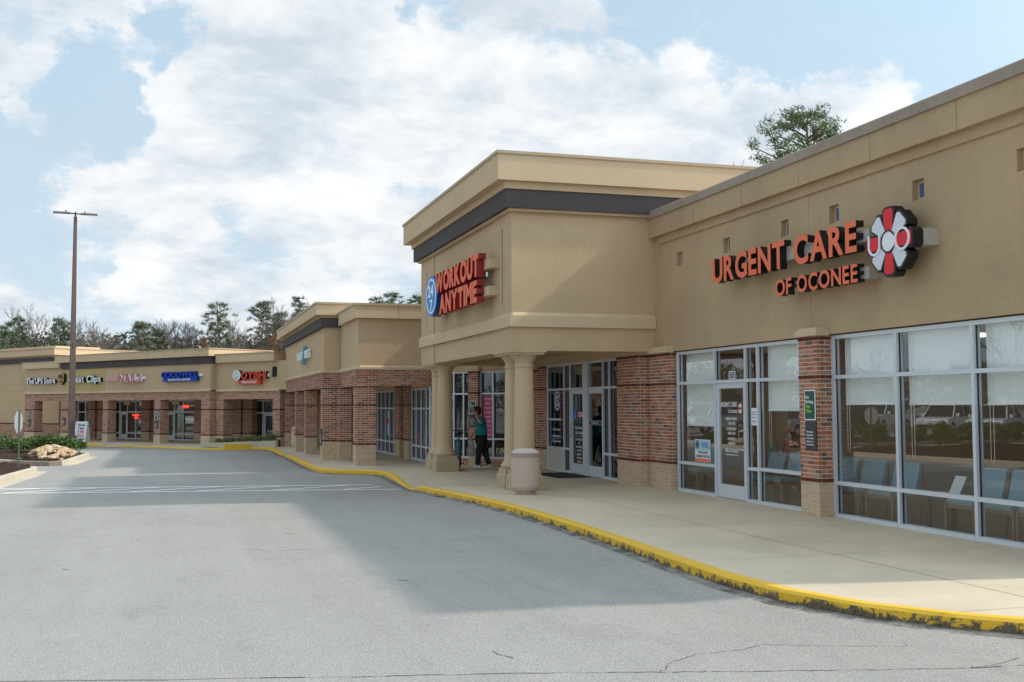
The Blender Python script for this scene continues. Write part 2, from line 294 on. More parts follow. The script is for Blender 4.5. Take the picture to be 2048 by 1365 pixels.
class MB:
    def __init__(s): s.v = []; s.f = []; s.m = []; s.sm = []
    def add(s, vs, fs, mi=0, smooth=False):
        b = len(s.v); s.v += [tuple(x) for x in vs]
        s.f += [tuple(b+i for i in f) for f in fs]; s.m += [mi]*len(fs); s.sm += [smooth]*len(fs); return s
    def box(s, fr, u0, u1, v0, v1, z0, z1, mi=0):
        if u0 > u1: u0, u1 = u1, u0
        if v0 > v1: v0, v1 = v1, v0
        P = [fr.p(u, v, z) for z in (z0, z1) for u, v in ((u0, v0), (u1, v0), (u1, v1), (u0, v1))]
        return s.add(P, [(3, 2, 1, 0), (4, 5, 6, 7), (0, 1, 5, 4), (1, 2, 6, 5), (2, 3, 7, 6), (3, 0, 4, 7)], mi)
    def prof(s, fr, pts, u0, u1, mi=0):      # closed (v, z) outline swept along u
        n = len(pts); P = [fr.p(u, v, z) for u in (u0, u1) for v, z in pts]
        fs = [tuple(range(n)), tuple(range(2*n-1, n-1, -1))]+[(i, i+n, (i+1) % n+n, (i+1) % n) for i in range(n)]
        return s.add(P, fs, mi)
    def prism(s, fr, pts, z0, z1, mi=0):     # closed (u, v) outline from z0 to z1
        n = len(pts); P = [fr.p(u, v, z) for z in (z0, z1) for u, v in pts]
        fs = [tuple(range(n-1, -1, -1)), tuple(range(n, 2*n))]+[(i, (i+1) % n, (i+1) % n+n, i+n) for i in range(n)]
        return s.add(P, fs, mi)
    def frust(s, fr, u0, u1, v0, v1, z0, z1, du, dv, mi=0):
        P = [fr.p(u, v, z0) for u, v in ((u0, v0), (u1, v0), (u1, v1), (u0, v1))]+[fr.p(u, v, z1) for u, v in ((u0+du, v0+dv), (u1-du, v0+dv), (u1-du, v1-dv), (u0+du, v1-dv))]
        return s.add(P, [(3, 2, 1, 0), (4, 5, 6, 7), (0, 1, 5, 4), (1, 2, 6, 5), (2, 3, 7, 6), (3, 0, 4, 7)], mi)
    def lathe(s, c, prof, n=24, mi=0, smooth=True):  # prof: (r, z)
        P = []; k = len(prof)
        for r_, z in prof:
            for i in range(n):
                a = 2*math.pi*i/n; P.append((c[0]+r_*math.cos(a), c[1]+r_*math.sin(a), z))
        fs = [(j*n+i, j*n+(i+1) % n, (j+1)*n+(i+1) % n, (j+1)*n+i) for j in range(k-1) for i in range(n)]
        s.add(P, fs, mi, smooth)
        s.add(P[:n], [tuple(range(n-1, -1, -1))], mi); return s.add(P[-n:], [tuple(range(n))], mi)
    def tube(s, pts, rad, n=6, mi=0, smooth=True, cap=True):
        pts = [Vector(p) for p in pts]; k = len(pts)
        if isinstance(rad, (int, float)): rad = [rad]*k
        P = []
        for i, p in enumerate(pts):
            t = (pts[min(i+1, k-1)]-pts[max(i-1, 0)]).normalized()
            a = t.cross(Vector((0, 0, 1)));
            if a.length < .05: a = t.cross(Vector((0, 1, 0)))
            a.normalize(); b = t.cross(a)
            for j in range(n):
                th = 2*math.pi*j/n; P.append(p+(a*math.cos(th)+b*math.sin(th))*rad[i])
        fs = [(i*n+j, (i+1)*n+j, (i+1)*n+(j+1) % n, i*n+(j+1) % n) for i in range(k-1) for j in range(n)]
        if cap: fs += [tuple(range(n)), tuple(range(k*n-1, (k-1)*n-1, -1))]
        return s.add(P, fs, mi, smooth)
    def ball(s, c, r3, n=10, m=6, mi=0, smooth=True):
        P = [(c[0], c[1], c[2]-r3[2])]
        for j in range(1, m):
            ph = math.pi*j/m-math.pi/2
            for i in range(n):
                a = 2*math.pi*i/n; P.append((c[0]+r3[0]*math.cos(ph)*math.cos(a), c[1]+r3[1]*math.cos(ph)*math.sin(a), c[2]+r3[2]*math.sin(ph)))
        P.append((c[0], c[1], c[2]+r3[2])); L = len(P)-1
        fs = [(0, 1+(i+1) % n, 1+i) for i in range(n)]
        fs += [(1+j*n+i, 1+j*n+(i+1) % n, 1+(j+1)*n+(i+1) % n, 1+(j+1)*n+i) for j in range(m-2) for i in range(n)]
        fs += [(L, 1+(m-2)*n+i, 1+(m-2)*n+(i+1) % n) for i in range(n)]
        return s.add(P, fs, mi, smooth)
    def build(s, name, mats, parent=None, wm=None, kind=None, label=None):
        wm = wm if wm is not None else (W[parent] if parent is not None else Matrix.Identity(4))
        inv = wm.inverted(); me = bpy.data.meshes.new(name)
        me.from_pydata([inv @ Vector(v) for v in s.v], [], s.f)
        for m in (mats if isinstance(mats, (list, tuple)) else [mats]): me.materials.append(m)
        me.polygons.foreach_set('material_index', s.m); me.polygons.foreach_set('use_smooth', s.sm); me.update()
        o = bpy.data.objects.new(name, me); link(o, parent, wm)
        return tag(o, label=label, kind=kind)
def dup(o, wm, parent=None):
    c = o.copy(); link(c, parent, wm)
    for ch in list(o.children):
        if ch in W: dup(ch, wm @ W[o].inverted() @ W[ch], c)
    return c

# ---- bricks
BM = {}
def brick_mesh(L, D, Hh, kind):
    key = (round(L, 3), round(D, 3), round(Hh, 3), kind)
    if key not in BM:
        b = MB(); b.box(ID, 0, L, 0, D, 0, Hh)
        me = bpy.data.meshes.new('brick'); me.from_pydata(b.v, [], b.f)
        me.materials.append({'r': m_brick, 'd': m_brickd, 'b': m_brickb}[kind]); BM[key] = me
    return BM[key]
BR, BH = .065, .0525
def brick_face(lst, fr, pu, pv, du, dv, width, z0, nrow, kinds, ph=0, D=.03, proud=.004):
    # face starting at (pu, pv) running along (du, dv); outward side is to the right of travel: normal = (dv, -du)
    nx, ny = dv, -du
    for r in range(nrow):
        k = kinds(r) if callable(kinds) else kinds
        off = (.1015 if (r+ph) % 2 else 0)
        x = -off; 
        pr = proud+(.012 if k == 'd' else 0)
        while x < width-.02:
            a = max(x, 0); b = min(x+.189, width)
            if width-b < .045: b = width; x = width
            if b-a > .02:
                j = random.uniform(-.0015, .0015)
                ou, ov = pu+du*a+nx*(pr+j), pv+dv*a+ny*(pr+j)
                lst.append((fr, ou, ov, du, dv, b-a, D+pr, z0+r*BR+random.uniform(-.0008, .0008), k))
            x += .203
def flush_bricks(lst, parent, name='brick', cap=300, used=0):
    ms = []
    for fr, ou, ov, du, dv, L, D, z, k in lst:
        w = fr.p(ou, ov, z); th = math.atan2(dv, du)+fr.rot
        ms.append(((w-CAM).length, w, th, L, D, k))
    ms.sort(key=lambda t: t[0]); n = max(0, cap-used)
    for d, w, th, L, D, k in ms[:n]:
        o = bpy.data.objects.new(name, brick_mesh(L, D, BH, k))
        link(o, parent, Matrix.Translation(w) @ Matrix.Rotation(th, 4, 'Z'))
    rest = {'r': MB(), 'd': MB(), 'b': MB()}; b = MB()
    for d, w, th, L, D, k in ms[n:]:
        f = Fr(0, 0, 0); f.m = Matrix.Translation(w) @ Matrix.Rotation(th, 4, 'Z')
        b.box(f, 0, L, 0, D, 0, BH, 'rdb'.index(k))
    if ms[n:]: b.build('brick', [m_brick, m_brickd, m_brickb], parent, kind='stuff')
    return min(n, len(ms))
def rowkinds(nb, total, bands=()):
    return lambda r: 'b' if r < nb else ('d' if (r == nb or r in bands or r == total-1) else 'r')
def pier(parent, fr, u0, u1, v0, v1, z0, nrow, faces='FR', nb=8, bands=(32,), top=True, used=0, core=True, cap=300, bricks=None):
    """brick pier core with real bricks on the faces one can see; returns number of brick objects used"""
    p = .006; c = MB(); zt = z0+nrow*BR; zb = z0+nb*BR
    if nb: c.box(fr, u0+p, u1-p, v0+p, v1-p, z0-.01, zb, 1)
    if nb < nrow: c.box(fr, u0+p, u1-p, v0+p, v1-p, zb, zt, 0)
    o = c.build('brick_pier', [m_mortar, m_mortarb], parent)
    kinds = rowkinds(nb, nrow if top else nrow+9, bands); L = bricks if bricks is not None else []
    if 'F' in faces: brick_face(L, fr, u0, v0+p, 1, 0, u1-u0, z0, nrow, kinds, 0)
    if 'R' in faces: brick_face(L, fr, u1-p, v0+.045, 0, 1, v1-v0-.045, z0, nrow, kinds, 1)
    if 'L' in faces: brick_face(L, fr, u0+p, v1, 0, -1, v1-v0-.045, z0, nrow, kinds, 1)
    return o, L
# ---- storefront glazing
def storefront(parent, fr, cols, z0, z1, v, fwd=.055, dep=.11, mglass=None, pane_over=None, sill=True, label=None):
    """cols: (uL, uR, rails, kind); kind 'win' or 'door'"""
    mglass = mglass or m_glass; f = MB(); h = fwd/2; U0, U1 = cols[0][0], cols[-1][1]
    st = parent
    fo = bpy.data.objects.new('storefront_window', None)
    edges = sorted(set([c[0] for c in cols]+[c[1] for c in cols]))
    for i, e in enumerate(edges):
        a, b = (e, e+fwd) if i == 0 else ((e-fwd, e) if i == len(edges)-1 else (e-h, e+h))
        f.box(fr, a, b, v, v+dep, z0, z1)
    inner = lambda c: (c[0]+(fwd if c[0] == U0 else h), c[1]-(fwd if c[1] == U1 else h))
    panes = []; doors = []
    for ci, c in enumerate(cols):
        a, b = inner(c); zs = [z0]+list(c[2])+[z1]
        f.box(fr, a, b, v+.003, v+dep-.003, z1-fwd, z1-.001)
        if c[3] != 'door': f.box(fr, a, b, v-.01, v+dep-.003, z0, z0+fwd)
        for r in c[2]: f.box(fr, a, b, v+.002, v+dep-.003, r-h, r+h)
        for ri in range(len(zs)-1):
            lo = zs[ri]+(fwd if ri == 0 else h); hi = zs[ri+1]-(fwd if ri == len(zs)-2 else h)
            if c[3] == 'door' and ri == 0: doors.append((a, b, z0+.012, zs[1]-h)); continue
            panes.append((ci, ri, a, b, lo, hi))
    fo = f.build('window_frame', m_alu, parent, label=label)
    gk = MB()
    for ci, ri, a, b, lo, hi in panes:
        over = (pane_over or {}).get((ci, ri))
        p = MB(); p.box(fr, a-.004, b+.004, v+dep*.55, v+dep*.55+.006, lo-.004, hi+.004)
        p.build('panel' if over else 'pane', over or mglass, fo)
        if not over: MB().box(fr, a, a+.014, v+dep*.40, v+dep*.55-.001, lo, hi).build('gasket', m_alud, fo)
    return fo, doors, panes
def door_leaf(parent, fr, d, v, side='R', wide=.09, bot=.24, top=.10, mglass=None, pull=True, midrail=None):
    a, b, z0, z1 = d; a += .006; b -= .006; m = MB(); t = .045; v0 = v+.03
    m.box(fr, a, a+wide, v0, v0+t, z0, z1); m.box(fr, b-wide, b, v0, v0+t, z0, z1)
    m.box(fr, a+wide, b-wide, v0+.001, v0+t-.001, z0, z0+bot); m.box(fr, a+wide, b-wide, v0+.001, v0+t-.001, z1-top, z1)
    if midrail: m.box(fr, a+wide, b-wide, v0-.02, v0+t-.001, midrail-.05, midrail+.05)
    o = m.build('door', m_alu, parent)
    p = MB(); p.box(fr, a+wide-.004, b-wide+.004, v0+.02, v0+.026, z0+bot-.004, z1-top+.004); p.build('pane', mglass or m_glass, o)
    if pull:
        hx = (b-.045) if side == 'R' else (a+.045); q = MB(); s = -1 if side == 'R' else 1; zc = (z0+1.05)
        q.tube([fr.p(hx, v0, zc-.17), fr.p(hx, v0-.07, zc-.17), fr.p(hx+s*.09, v0-.07, zc-.15), fr.p(hx+s*.09, v0-.07, zc+.15), fr.p(hx, v0-.07, zc+.17), fr.p(hx, v0, zc+.17)], .013, 6)
        q.build('handle', m_alu, o)
    return o
# ---- lettering
LET = {}
def glyph_mesh(txt, off=0.0, ext=.02, shear=0.0, res=5, bev=0):
    key = (txt, round(off, 4), round(ext, 4), round(shear, 3), res)
    if key in LET: return LET[key]
    cu = bpy.data.curves.new('t', 'FONT'); cu.body = txt; cu.size = 1; cu.offset = off; cu.extrude = ext/2; cu.shear = shear; cu.resolution_u = res
    ob = bpy.data.objects.new('t', cu); COL.objects.link(ob); dg = bpy.context.evaluated_depsgraph_get(); dg.update()
    me = bpy.data.meshes.new_from_object(ob.evaluated_get(dg)); bpy.data.objects.remove(ob)
    co = np.empty(len(me.vertices)*3); me.vertices.foreach_get('co', co); co = co.reshape(-1, 3)
    fs = [tuple(p.vertices) for p in me.polygons]; nz = [p.normal.z for p in me.polygons]; bpy.data.meshes.remove(me)
    LET[key] = (co, fs, nz); return LET[key]
CAPH = {}
def caph(off):
    if off not in CAPH:
        co = glyph_mesh('H', off)[0]; CAPH[off] = (co[:, 1].min(), co[:, 1].max())
    return CAPH[off]
def letters(parent, fr, txt, u0, u1, z0, z1, vf, depth, mats, off=.02, gap=.10, name='letter', merged=False, shear=0, serif=False, space=.35, curve=None, hs=None, vsolid=None):
    """letters between u0 and u1, baseline z0, capitals to z1, faces at vf, reaching back by depth; each a mesh of its own"""
    b0, b1 = caph(off); sy = (z1-z0)/(b1-b0); xs = []; x = 0
    for i, ch in enumerate(txt):
        if ch == ' ': x += space; continue
        co, fs, nz = glyph_mesh(ch, off, .02, shear); w = co[:, 0].max()-co[:, 0].min()
        k = (hs or {}).get(i, 1.0)
        xs.append((i, ch, x, w*k, k)); x += w*k+gap
    tot = x-gap; sx = (u1-u0)/tot; mb = MB()
    for i, ch, x0, w, k in xs:
        co, fs, nz = glyph_mesh(ch, off, .02, shear); mn = co[:, 0].min()
        dz = curve((x0+w/2)/tot) if curve else 0
        P = [fr.p(u0+(x0+(c[0]-mn)*k)*sx, vf+depth*(0 if c[2] > 0 else 1), z0+dz+(c[1]-b0)*sy*(1)) for c in co]
        m = MB() if not merged else mb; base = len(m.v); m.v += [tuple(p) for p in P]
        for f, n_ in zip(fs, nz):
            m.f.append(tuple(base+q for q in f)); m.m.append(0 if n_ > .9 else 1); m.sm.append(False)
        if serif and ch.isalpha():
            a, b_ = u0+x0*sx, u0+(x0+w)*sx; hz = (z1-z0)*.07
            feet = {'N': (0,), 'A': (0, 1), 'I': (.5,), 'L': (0,)}.get(ch, ()); tops = {'N': (0, 1), 'I': (.5,), 'L': (0,), 'S': ()}.get(ch, ())
            for q in feet: c_ = a+(b_-a)*q; m.box(fr, c_-.035, c_+.035, vf-.001, vf+depth, z0, z0+hz)
            for q in tops: c_ = a+(b_-a)*q; m.box(fr, c_-.035, c_+.035, vf-.001, vf+depth, z1-hz, z1)
        if not merged: m.build(name, mats, parent)
    if merged: return mb.build(name, mats, parent)
def text_line(parent, fr, txt, uc, z0, h, vf, m, wmax=None, off=.0, th=.002, align='C', name='lettering', sx=1.0):
    co, fs, nz = glyph_mesh(txt, off, .02); b0, b1 = caph(off); s = h/(b1-b0); w = (co[:, 0].max()-co[:, 0].min())*s*sx; k = sx
    if wmax and w > wmax: k = sx*wmax/w; w = wmax
    if wmax and align == 'J': k = sx*wmax/w; w = wmax
    st = {'C': uc-w/2, 'L': uc, 'J': uc-w/2}[align]; mn = co[:, 0].min(); b = MB()
    b.v = [tuple(fr.p(st+(c[0]-mn)*s*k, vf+th*(0 if c[2] > 0 else 1), z0+(c[1]-b0)*s)) for c in co]; b.f = list(fs); b.m = [0]*len(fs); b.sm = [False]*len(fs)
    return b.build(name, m, parent)
def disc(m, fr, uc, zc, ru, rz, v0, v1, n=32, mi=0, mi2=None):
    pts = [(uc+ru*math.cos(2*math.pi*i/n), zc+rz*math.sin(2*math.pi*i/n)) for i in range(n)]
    plate(m, fr, pts, v0, v1, mi, mi2)
def plate(m, fr, pts, v0, v1, mi=0, mi2=None):     # pts (u,z) anticlockwise as seen from the front
    n = len(pts); P = [fr.p(u, v, z) for v in (v0, v1) for u, z in pts]
    m.add(P, [tuple(range(n))], mi); m.add(P, [tuple(range(2*n-1, n-1, -1))]+[(i, i+n, (i+1) % n+n, (i+1) % n) for i in range(n)], mi if mi2 is None else mi2)
def ring(m, fr, uc, zc, ru, rz, w, v0, v1, a0=0, a1=360, n=28, mi=0):
    P = []; k = n+1
    for i in range(k):
        a = R(a0+(a1-a0)*i/n)
        for rr_ in (1, 0):
            for v in (v0, v1): P.append(fr.p(uc+(ru-(0 if rr_ else w))*math.cos(a), v, zc+(rz-(0 if rr_ else w))*math.sin(a)))
    fs = []
    for i in range(n):
        a, b = 4*i, 4*(i+1); fs += [(a, b, b+2, a+2), (a, a+1, b+1, b), (a+2, b+2, b+3, a+3), (a+1, a+3, b+3, b+1)]
    m.add(P, fs, mi)
def room(parent, fr, u0, u1, v0, v1, z0, z1, mw, mf, name='interior'):
    m = MB(); t = .1
    m.box(fr, u0-t, u1+t, v1, v1+t, z0, z1, 0); m.box(fr, u0-t, u0, v0, v1, z0, z1, 0); m.box(fr, u1, u1+t, v0, v1, z0, z1, 0)
    m.box(fr, u0-t, u1+t, v0, v1+t, z1+.001, z1+t, 0); m.box(fr, u0-t, u1+t, v0, v1+t, z0-.02, z0+.004, 1)
    return m.build(name, [mw, mf], parent)
def ledge(m, fr, u0, u1, v, z0, z1, out=.06, mi=0):   # sloping stucco sill, front face stands out by `out`
    m.prof(fr, [(v-out, z0), (v-out, z0+(z1-z0)*.55), (v, z1), (v+.05, z1), (v+.05, z0)], u0, u1, mi)
def hole_wall(m, fr, u0, u1, z0, z1, v0, v1, holes, mi=0):
    holes = [h for h in holes if h[0] > u0 and h[1] < u1]
    us = sorted({u0, u1, *[h[0] for h in holes], *[h[1] for h in holes]}); zs = sorted({z0, z1, *[h[2] for h in holes], *[h[3] for h in holes]})
    for a, b in zip(us, us[1:]):
        z = None
        solid = [not any(h[0] < (a+b)/2 < h[1] and h[2] < (c+d)/2 < h[3] for h in holes) for c, d in zip(zs, zs[1:])]
        i = 0
        while i < len(solid):
            if solid[i]:
                j = i
                while j+1 < len(solid) and solid[j+1]: j += 1
                m.box(fr, a, b, v0, v1, zs[i], zs[j+1], mi); i = j+1
            else: i += 1
m_red = mat('sign_red_face', (.70, .075, .04), .6, 0, .2)
m_coral = mat('sign_coral_face', (.88, .20, .105), .65, 0, .15)
m_redside = mat('sign_dark_red_side', (.30, .008, .010), .4)
m_blk = mat('sign_black_side', (.008, .008, .009), .5)
m_wht = mat('sign_white_face', (.85, .88, .92), .4)
m_blue = mat('sign_blue_face', (.05, .25, .62), .6, 0, .2)
m_blued = mat('sign_navy_side', (.008, .035, .22), .4)
m_royal = mat('sign_royal_blue_face', (.010, .06, .42), .6, 0, .2)
m_race = mat('raceway_grey_tan', (.46, .42, .36), .5)
m_gold = mat('sign_gold', (.65, .38, .10), .4)
m_umber = mat('sign_dark_brown', (.06, .03, .02), .5)
m_grn = mat('sign_green', (.004, .085, .045), .4)
m_lime = mat('sign_lime', (.45, .65, .05), .5)
m_char = mat('sign_charcoal', (.045, .043, .048), .4)
m_pink = mat('poster_magenta', (.50, .045, .14), .4)
m_teal = mat('poster_teal', (.03, .30, .42), .5)
m_sky = mat('poster_pale_blue', (.40, .62, .75), .5)
m_navy = mat('poster_navy', (.02, .04, .16), .5)
m_txt = mat('decal_white', (.80, .82, .84), .5)
m_txtd = mat('decal_dark', (.05, .06, .09), .5)

# ------------------------------------------------------------------ ground, kerbs, walks
g = MB(); g.box(ID, -260, 260, -120, 420, -.5, 0); tag(g.build('parking_lot', m_asph), kind='structure')
path = [(40, 3.6, .15), (16, 4.3, .15), (11, 4.9, .15), (8.6, 5.6, .15), (7.2, 6.45, .15), (6.4, 7.12, .15), (6.02, 7.5, .15), (5.6, 8.15, .15), (5.33, 9.0, .15), (5.26, 10.0, .15), (5.31, 11.4, .15), (5.4, 13, .15),
        (5.47, 15, .15), (5.48, 17, .15), (5.42, 18.8, .15), (5.25, 20.5, .15), (5.05, 22.0, .15), (4.97, 22.9, .14), (4.96, 23.5, .05), (4.98, 24.1, .012), (5.02, 24.8, .03), (5.06, 25.8, .09), (5.10, 26.7, .15), (5.16, 27.7, .15),
        (5.08, 28.45, .15), (4.85, 28.85, .15), (4.5, 29.1, .15), (4.15, 29.45, .15), (3.86, 29.95, .15), (3.74, 30.7, .15), (3.72, 32, .15), (3.74, 34.6, .15), (3.78, 38.2, .15), (3.82, 39.6, .12), (3.85, 40.4, .015), (3.84, 41.6, .015), (3.76, 42.6, .13),
        (3.76, 44.5, .15), (3.66, 46.0, .15), (3.35, 46.75, .15), (2.9, 47.05, .15), (2.1, 47.25, .15)]
lfp = [LF.p(u, -1.0, z) for u, z in ((0.2, .06), (-1, .06), (-3, .06), (-5, .07), (-5.6, .02), (-6.6, .02), (-7.4, .10), (-9, .13), (-12, .15), (-16, .15), (-22, .15), (-34, .15))]
path += [(1.75, 47.9, .08)] + [(p.x, p.y, p.z) for p in lfp]
def offset_path(pts, d):
    o = []
    for i, p in enumerate(pts):
        a = Vector(pts[max(i-1, 0)][:2]); b = Vector(pts[min(i+1, len(pts)-1)][:2]); t = (b-a).normalized(); n = Vector((t.y, -t.x))
        o.append((p[0]+n.x*d, p[1]+n.y*d, p[2]))
    return o
def dense(pts, step=.5):
    o = []
    for a, b in zip(pts, pts[1:]):
        n = max(1, int((Vector(b[:2])-Vector(a[:2])).length/step))
        o += [tuple(a[k]+(b[k]-a[k])*i/n for k in range(3)) for i in range(n)]
    return o+[pts[-1]]
path = dense(path, .6)
inn = offset_path(path, .14)
walk = bpy.data.objects.new('sidewalk', None); link(walk); walk['kind'] = 'structure'
sw = MB(); mid = [(a[0], a[1], .15) for a in offset_path(path, 1.1)]
k = len(path)
sw.add([(p[0], p[1], p[2]-.002) for p in inn]+mid, [(i, i+k, i+1+k, i+1) for i in range(k-1)])
# the broad slab behind the strip, split by thin joints
far = [(60, 3.6, .15), (60, 75, .15)]
poly = [(p[0], p[1]) for p in mid]+[(-28, 90), (60, 90), (60, 4)]
bm_ = bmesh.new(); vs_ = [bm_.verts.new((x, y, .15)) for x, y in poly]
es = [bm_.edges.new((vs_[i], vs_[(i+1) % len(vs_)])) for i in range(len(vs_))]
bmesh.ops.triangle_fill(bm_, edges=es, use_beauty=True)
tri = [[tuple(v.co) for v in f.verts] for f in bm_.faces]
for t_ in tri:
    a, b, c = [Vector(q) for q in t_]
    if (b-a).cross(c-a).z < 0: t_ = t_[::-1]
    sw.add(t_, [(0, 1, 2)])
bm_.free()
slab = sw.build('concrete_slab', m_conc, walk)
jt = MB()
def joint(x0, y0, x1, y1, w=.008):
    d = Vector((x1-x0, y1-y0)).normalized(); n = Vector((-d.y, d.x))*w/2
    jt.add([(x0+n.x, y0+n.y, .1525), (x0-n.x, y0-n.y, .1525), (x1-n.x, y1-n.y, .1525), (x1+n.x, y1+n.y, .1525)], [(0, 1, 2, 3)])
joint(7.15, 6.0, 7.15, 30); joint(6.4, 30, 6.4, 30.01)
for y in (7.6, 10.9, 14.2, 17.5, 20.3, 24.0, 27.4, 30.6): joint(5.75, y, 9.45, y, .006)
jt.build('slab_joint', mat('joint_dirt', (.20, .165, .12), .95), walk)
curb = bpy.data.objects.new('curb', None); link(curb); curb['kind'] = 'structure'
i = 0; seg = 5
ground_z = -.01
while i < k-1:
    j = min(i+seg, k-1); m = MB(); n = j-i+1
    jit = [random.uniform(-.006, .006) for _ in range(n)]
    O = [(path[q][0]+jit[q-i], path[q][1], path[q][2]) for q in range(i, j+1)]; I = inn[i:j+1]
    lip = offset_path(path, .03)[i:j+1]
    gr = [(p[0], p[1], ground_z) for p in offset_path(path, -.012)[i:j+1]]
    V = gr+[(p[0], p[1], max(p[2]-.022, 0)) for p in O]+[(p[0], p[1], p[2]+.003) for p in lip]+[(p[0], p[1], p[2]+.003) for p in I]
    fs = []; mi = []
    for q in range(n-1):
        for r in range(3): fs.append((r*n+q, (r+1)*n+q, (r+1)*n+q+1, r*n+q+1)); mi.append(1 if r == 0 else 0)
    far_l = path[i][1] > 56
    for q, f in enumerate(fs):
        m.add([V[x] for x in f], [(0, 1, 2, 3)], mi[q])
    m.build('curb_section', [m_ytop, m_yface], curb); i = j
def dirtm(name):
    m = bpy.data.materials.new(name); m.use_nodes = True; t = m.node_tree; b = t.nodes['Principled BSDF']; b.inputs['Base Color'].default_value = (.075, .06, .042, 1); b.inputs['Roughness'].default_value = .95
    p = gpos(t); t.links.new(math_n(t, 'MULTIPLY', ramp(t, noise(t, p, 3.2, 8, .75, .5), [(.40, 0), (.62, 1)]), ramp(t, noise(t, p, 40, 4, .8), [(.35, .2), (.6, .9)])), b.inputs['Alpha']); return m
nearp = [p for p in path if p[1] < 47.5 and p[0] < 20]
AW, AHH = .75, .045
def rise(p, d): return max(0, AHH*(p[2]/.15)*(1-d/AW))
ap = MB(); offs = (-.02, .0, .25, .5, .75); rows_ = [[(a[0], a[1], rise(p, max(d, 0))+(.0005 if d < .7 else -.002)) for a, p in zip(offset_path(nearp, -d), nearp)] for d in offs]
for A0, B0 in zip(rows_, rows_[1:]):
    for q in range(len(nearp)-1): ap.add([B0[q], A0[q], A0[q+1], B0[q+1]], [(0, 1, 2, 3)], 0, True)
tag(ap.build('road_edge', m_asph), kind='structure')
dm = MB()
for off_a, off_b in ((-.005, -.09), (-.09, -.17)):
    A0 = offset_path(nearp, off_a); B0 = offset_path(nearp, off_b)
    for q in range(len(nearp)-1):
        ha, hb, hc, hd = rise(nearp[q], -off_b)+.004, rise(nearp[q], -off_a)+.004, rise(nearp[q+1], -off_a)+.004, rise(nearp[q+1], -off_b)+.004
        dm.add([(B0[q][0], B0[q][1], ha), (A0[q][0], A0[q][1], hb), (A0[q+1][0], A0[q+1][1], hc), (B0[q+1][0], B0[q+1][1], hd)], [(0, 1, 2, 3)])
tag(dm.build('gutter_dirt', dirtm('gutter_dirt')), kind='stuff')
# open joints between cast lengths
# crosswalk marks
cw = MB()
def stripe(x0, y0, x1, y1, w, z=.004):
    d = Vector((x1-x0, y1-y0)).normalized(); n = Vector((-d.y, d.x))*w/2
    cw.add([(x0+n.x, y0+n.y, z), (x0-n.x, y0-n.y, z), (x1-n.x, y1-n.y, z), (x1+n.x, y1+n.y, z)], [(0, 1, 2, 3)])
def wornwhite(t, b):
    n = noise(t, gpos(t), 30, 6, .8); t.links.new(ramp(t, n, [(.35, (.74, .75, .75)), (.62, (.92, .92, .92))]), b.inputs['Base Color'])
m_line = mat('worn_white_line_paint', rough=.7, build=wornwhite)
stripe(-12.0, 29.0, 4.86, 25.5, .13); stripe(-12, 27.7, 4.92, 24.0, .13)
for a, b in (((-6.6, 26.5), (-4.3, 27.35)), ((-5.0, 26.2), (-2.9, 27.05)), ((-3.5, 25.9), (-1.6, 26.8)), ((-2.2, 25.6), (-.3, 26.5)), ((-.9, 25.35), (1.05, 26.25)), ((.5, 25.05), (2.4, 25.95)), ((2.1, 24.7), (3.9, 25.65)), ((3.6, 24.4), (4.8, 25.1))): stripe(*a, *b, .13, .0045)
tag(cw.build('road_markings', m_line), kind='structure')
# seams and cracks in the asphalt
ck = MB()
def crack(pts, w=.012, jit=.02, n=14):
    P = []
    for (x0, y0), (x1, y1) in zip(pts, pts[1:]):
        for q in range(n): t_ = q/n; P.append((x0+(x1-x0)*t_, y0+(y1-y0)*t_))
    P.append(pts[-1]); P = [(x+random.uniform(-jit, jit), y+random.uniform(-jit, jit)) for x, y in P]
    for a, b in zip(P, P[1:]):
        d = (Vector(b)-Vector(a)); 
        if d.length < 1e-5: continue
        d.normalize(); w_ = w*random.uniform(.3, 1.3); nn = Vector((-d.y, d.x))*w_/2
        ck.add([(a[0]+nn.x, a[1]+nn.y, .003), (a[0]-nn.x, a[1]-nn.y, .003), (b[0]-nn.x, b[1]-nn.y, .003), (b[0]+nn.x, b[1]+nn.y, .003)], [(0, 1, 2, 3)])
def gp(px_, py_, z=0):
    d = fw + rr*((px_-1024)/2195.9) - uu*((py_-682.5)/2195.9); t_ = (z-CAM.z)/d.z; return (d.x*t_, d.y*t_)
crack([(-3, 8.7), (1.18, 7.6), (2.25, 7.36), (3.24, 7.07), (3.85, 6.9), (4.76, 6.65), (5.35, 6.52), (7, 6.3), (9, 5.1)], .010, .012)
crack([(3.24, 7.07), (3.44, 7.32), (3.7, 7.48), (4.12, 7.52), (4.35, 7.63), (4.92, 7.39), (6.0, 7.01)], .006, .014)
crack([(5.35, 6.52), (5.59, 6.54), (5.95, 6.68)], .007, .01, 8)
crack([(-2.4, 17.5), (-1.6, 16.9), (-.7, 16.9)], .01, .05, 10); crack([(.2, 15.2), (1.4, 14.4), (2.0, 14.5)], .008, .05, 10)
for x, y, l in ((3.67, 14.88, .22), (1.55, 16.3, .12), (2.3, 11.6, .09), (-1.2, 13.6, .08)):
    crack([(x, y), (x+l*.6, y-l*.5), (x+l, y-l*.75)], .02, .01, 4)
crack([(2.32, 8.06), (2.32, 7.94), (2.37, 7.86), (2.40, 7.78)], .012, .004, 5)
tag(ck.build('asphalt_cracks', mat('crack_tar', (.07, .066, .062), .9)), kind='structure')

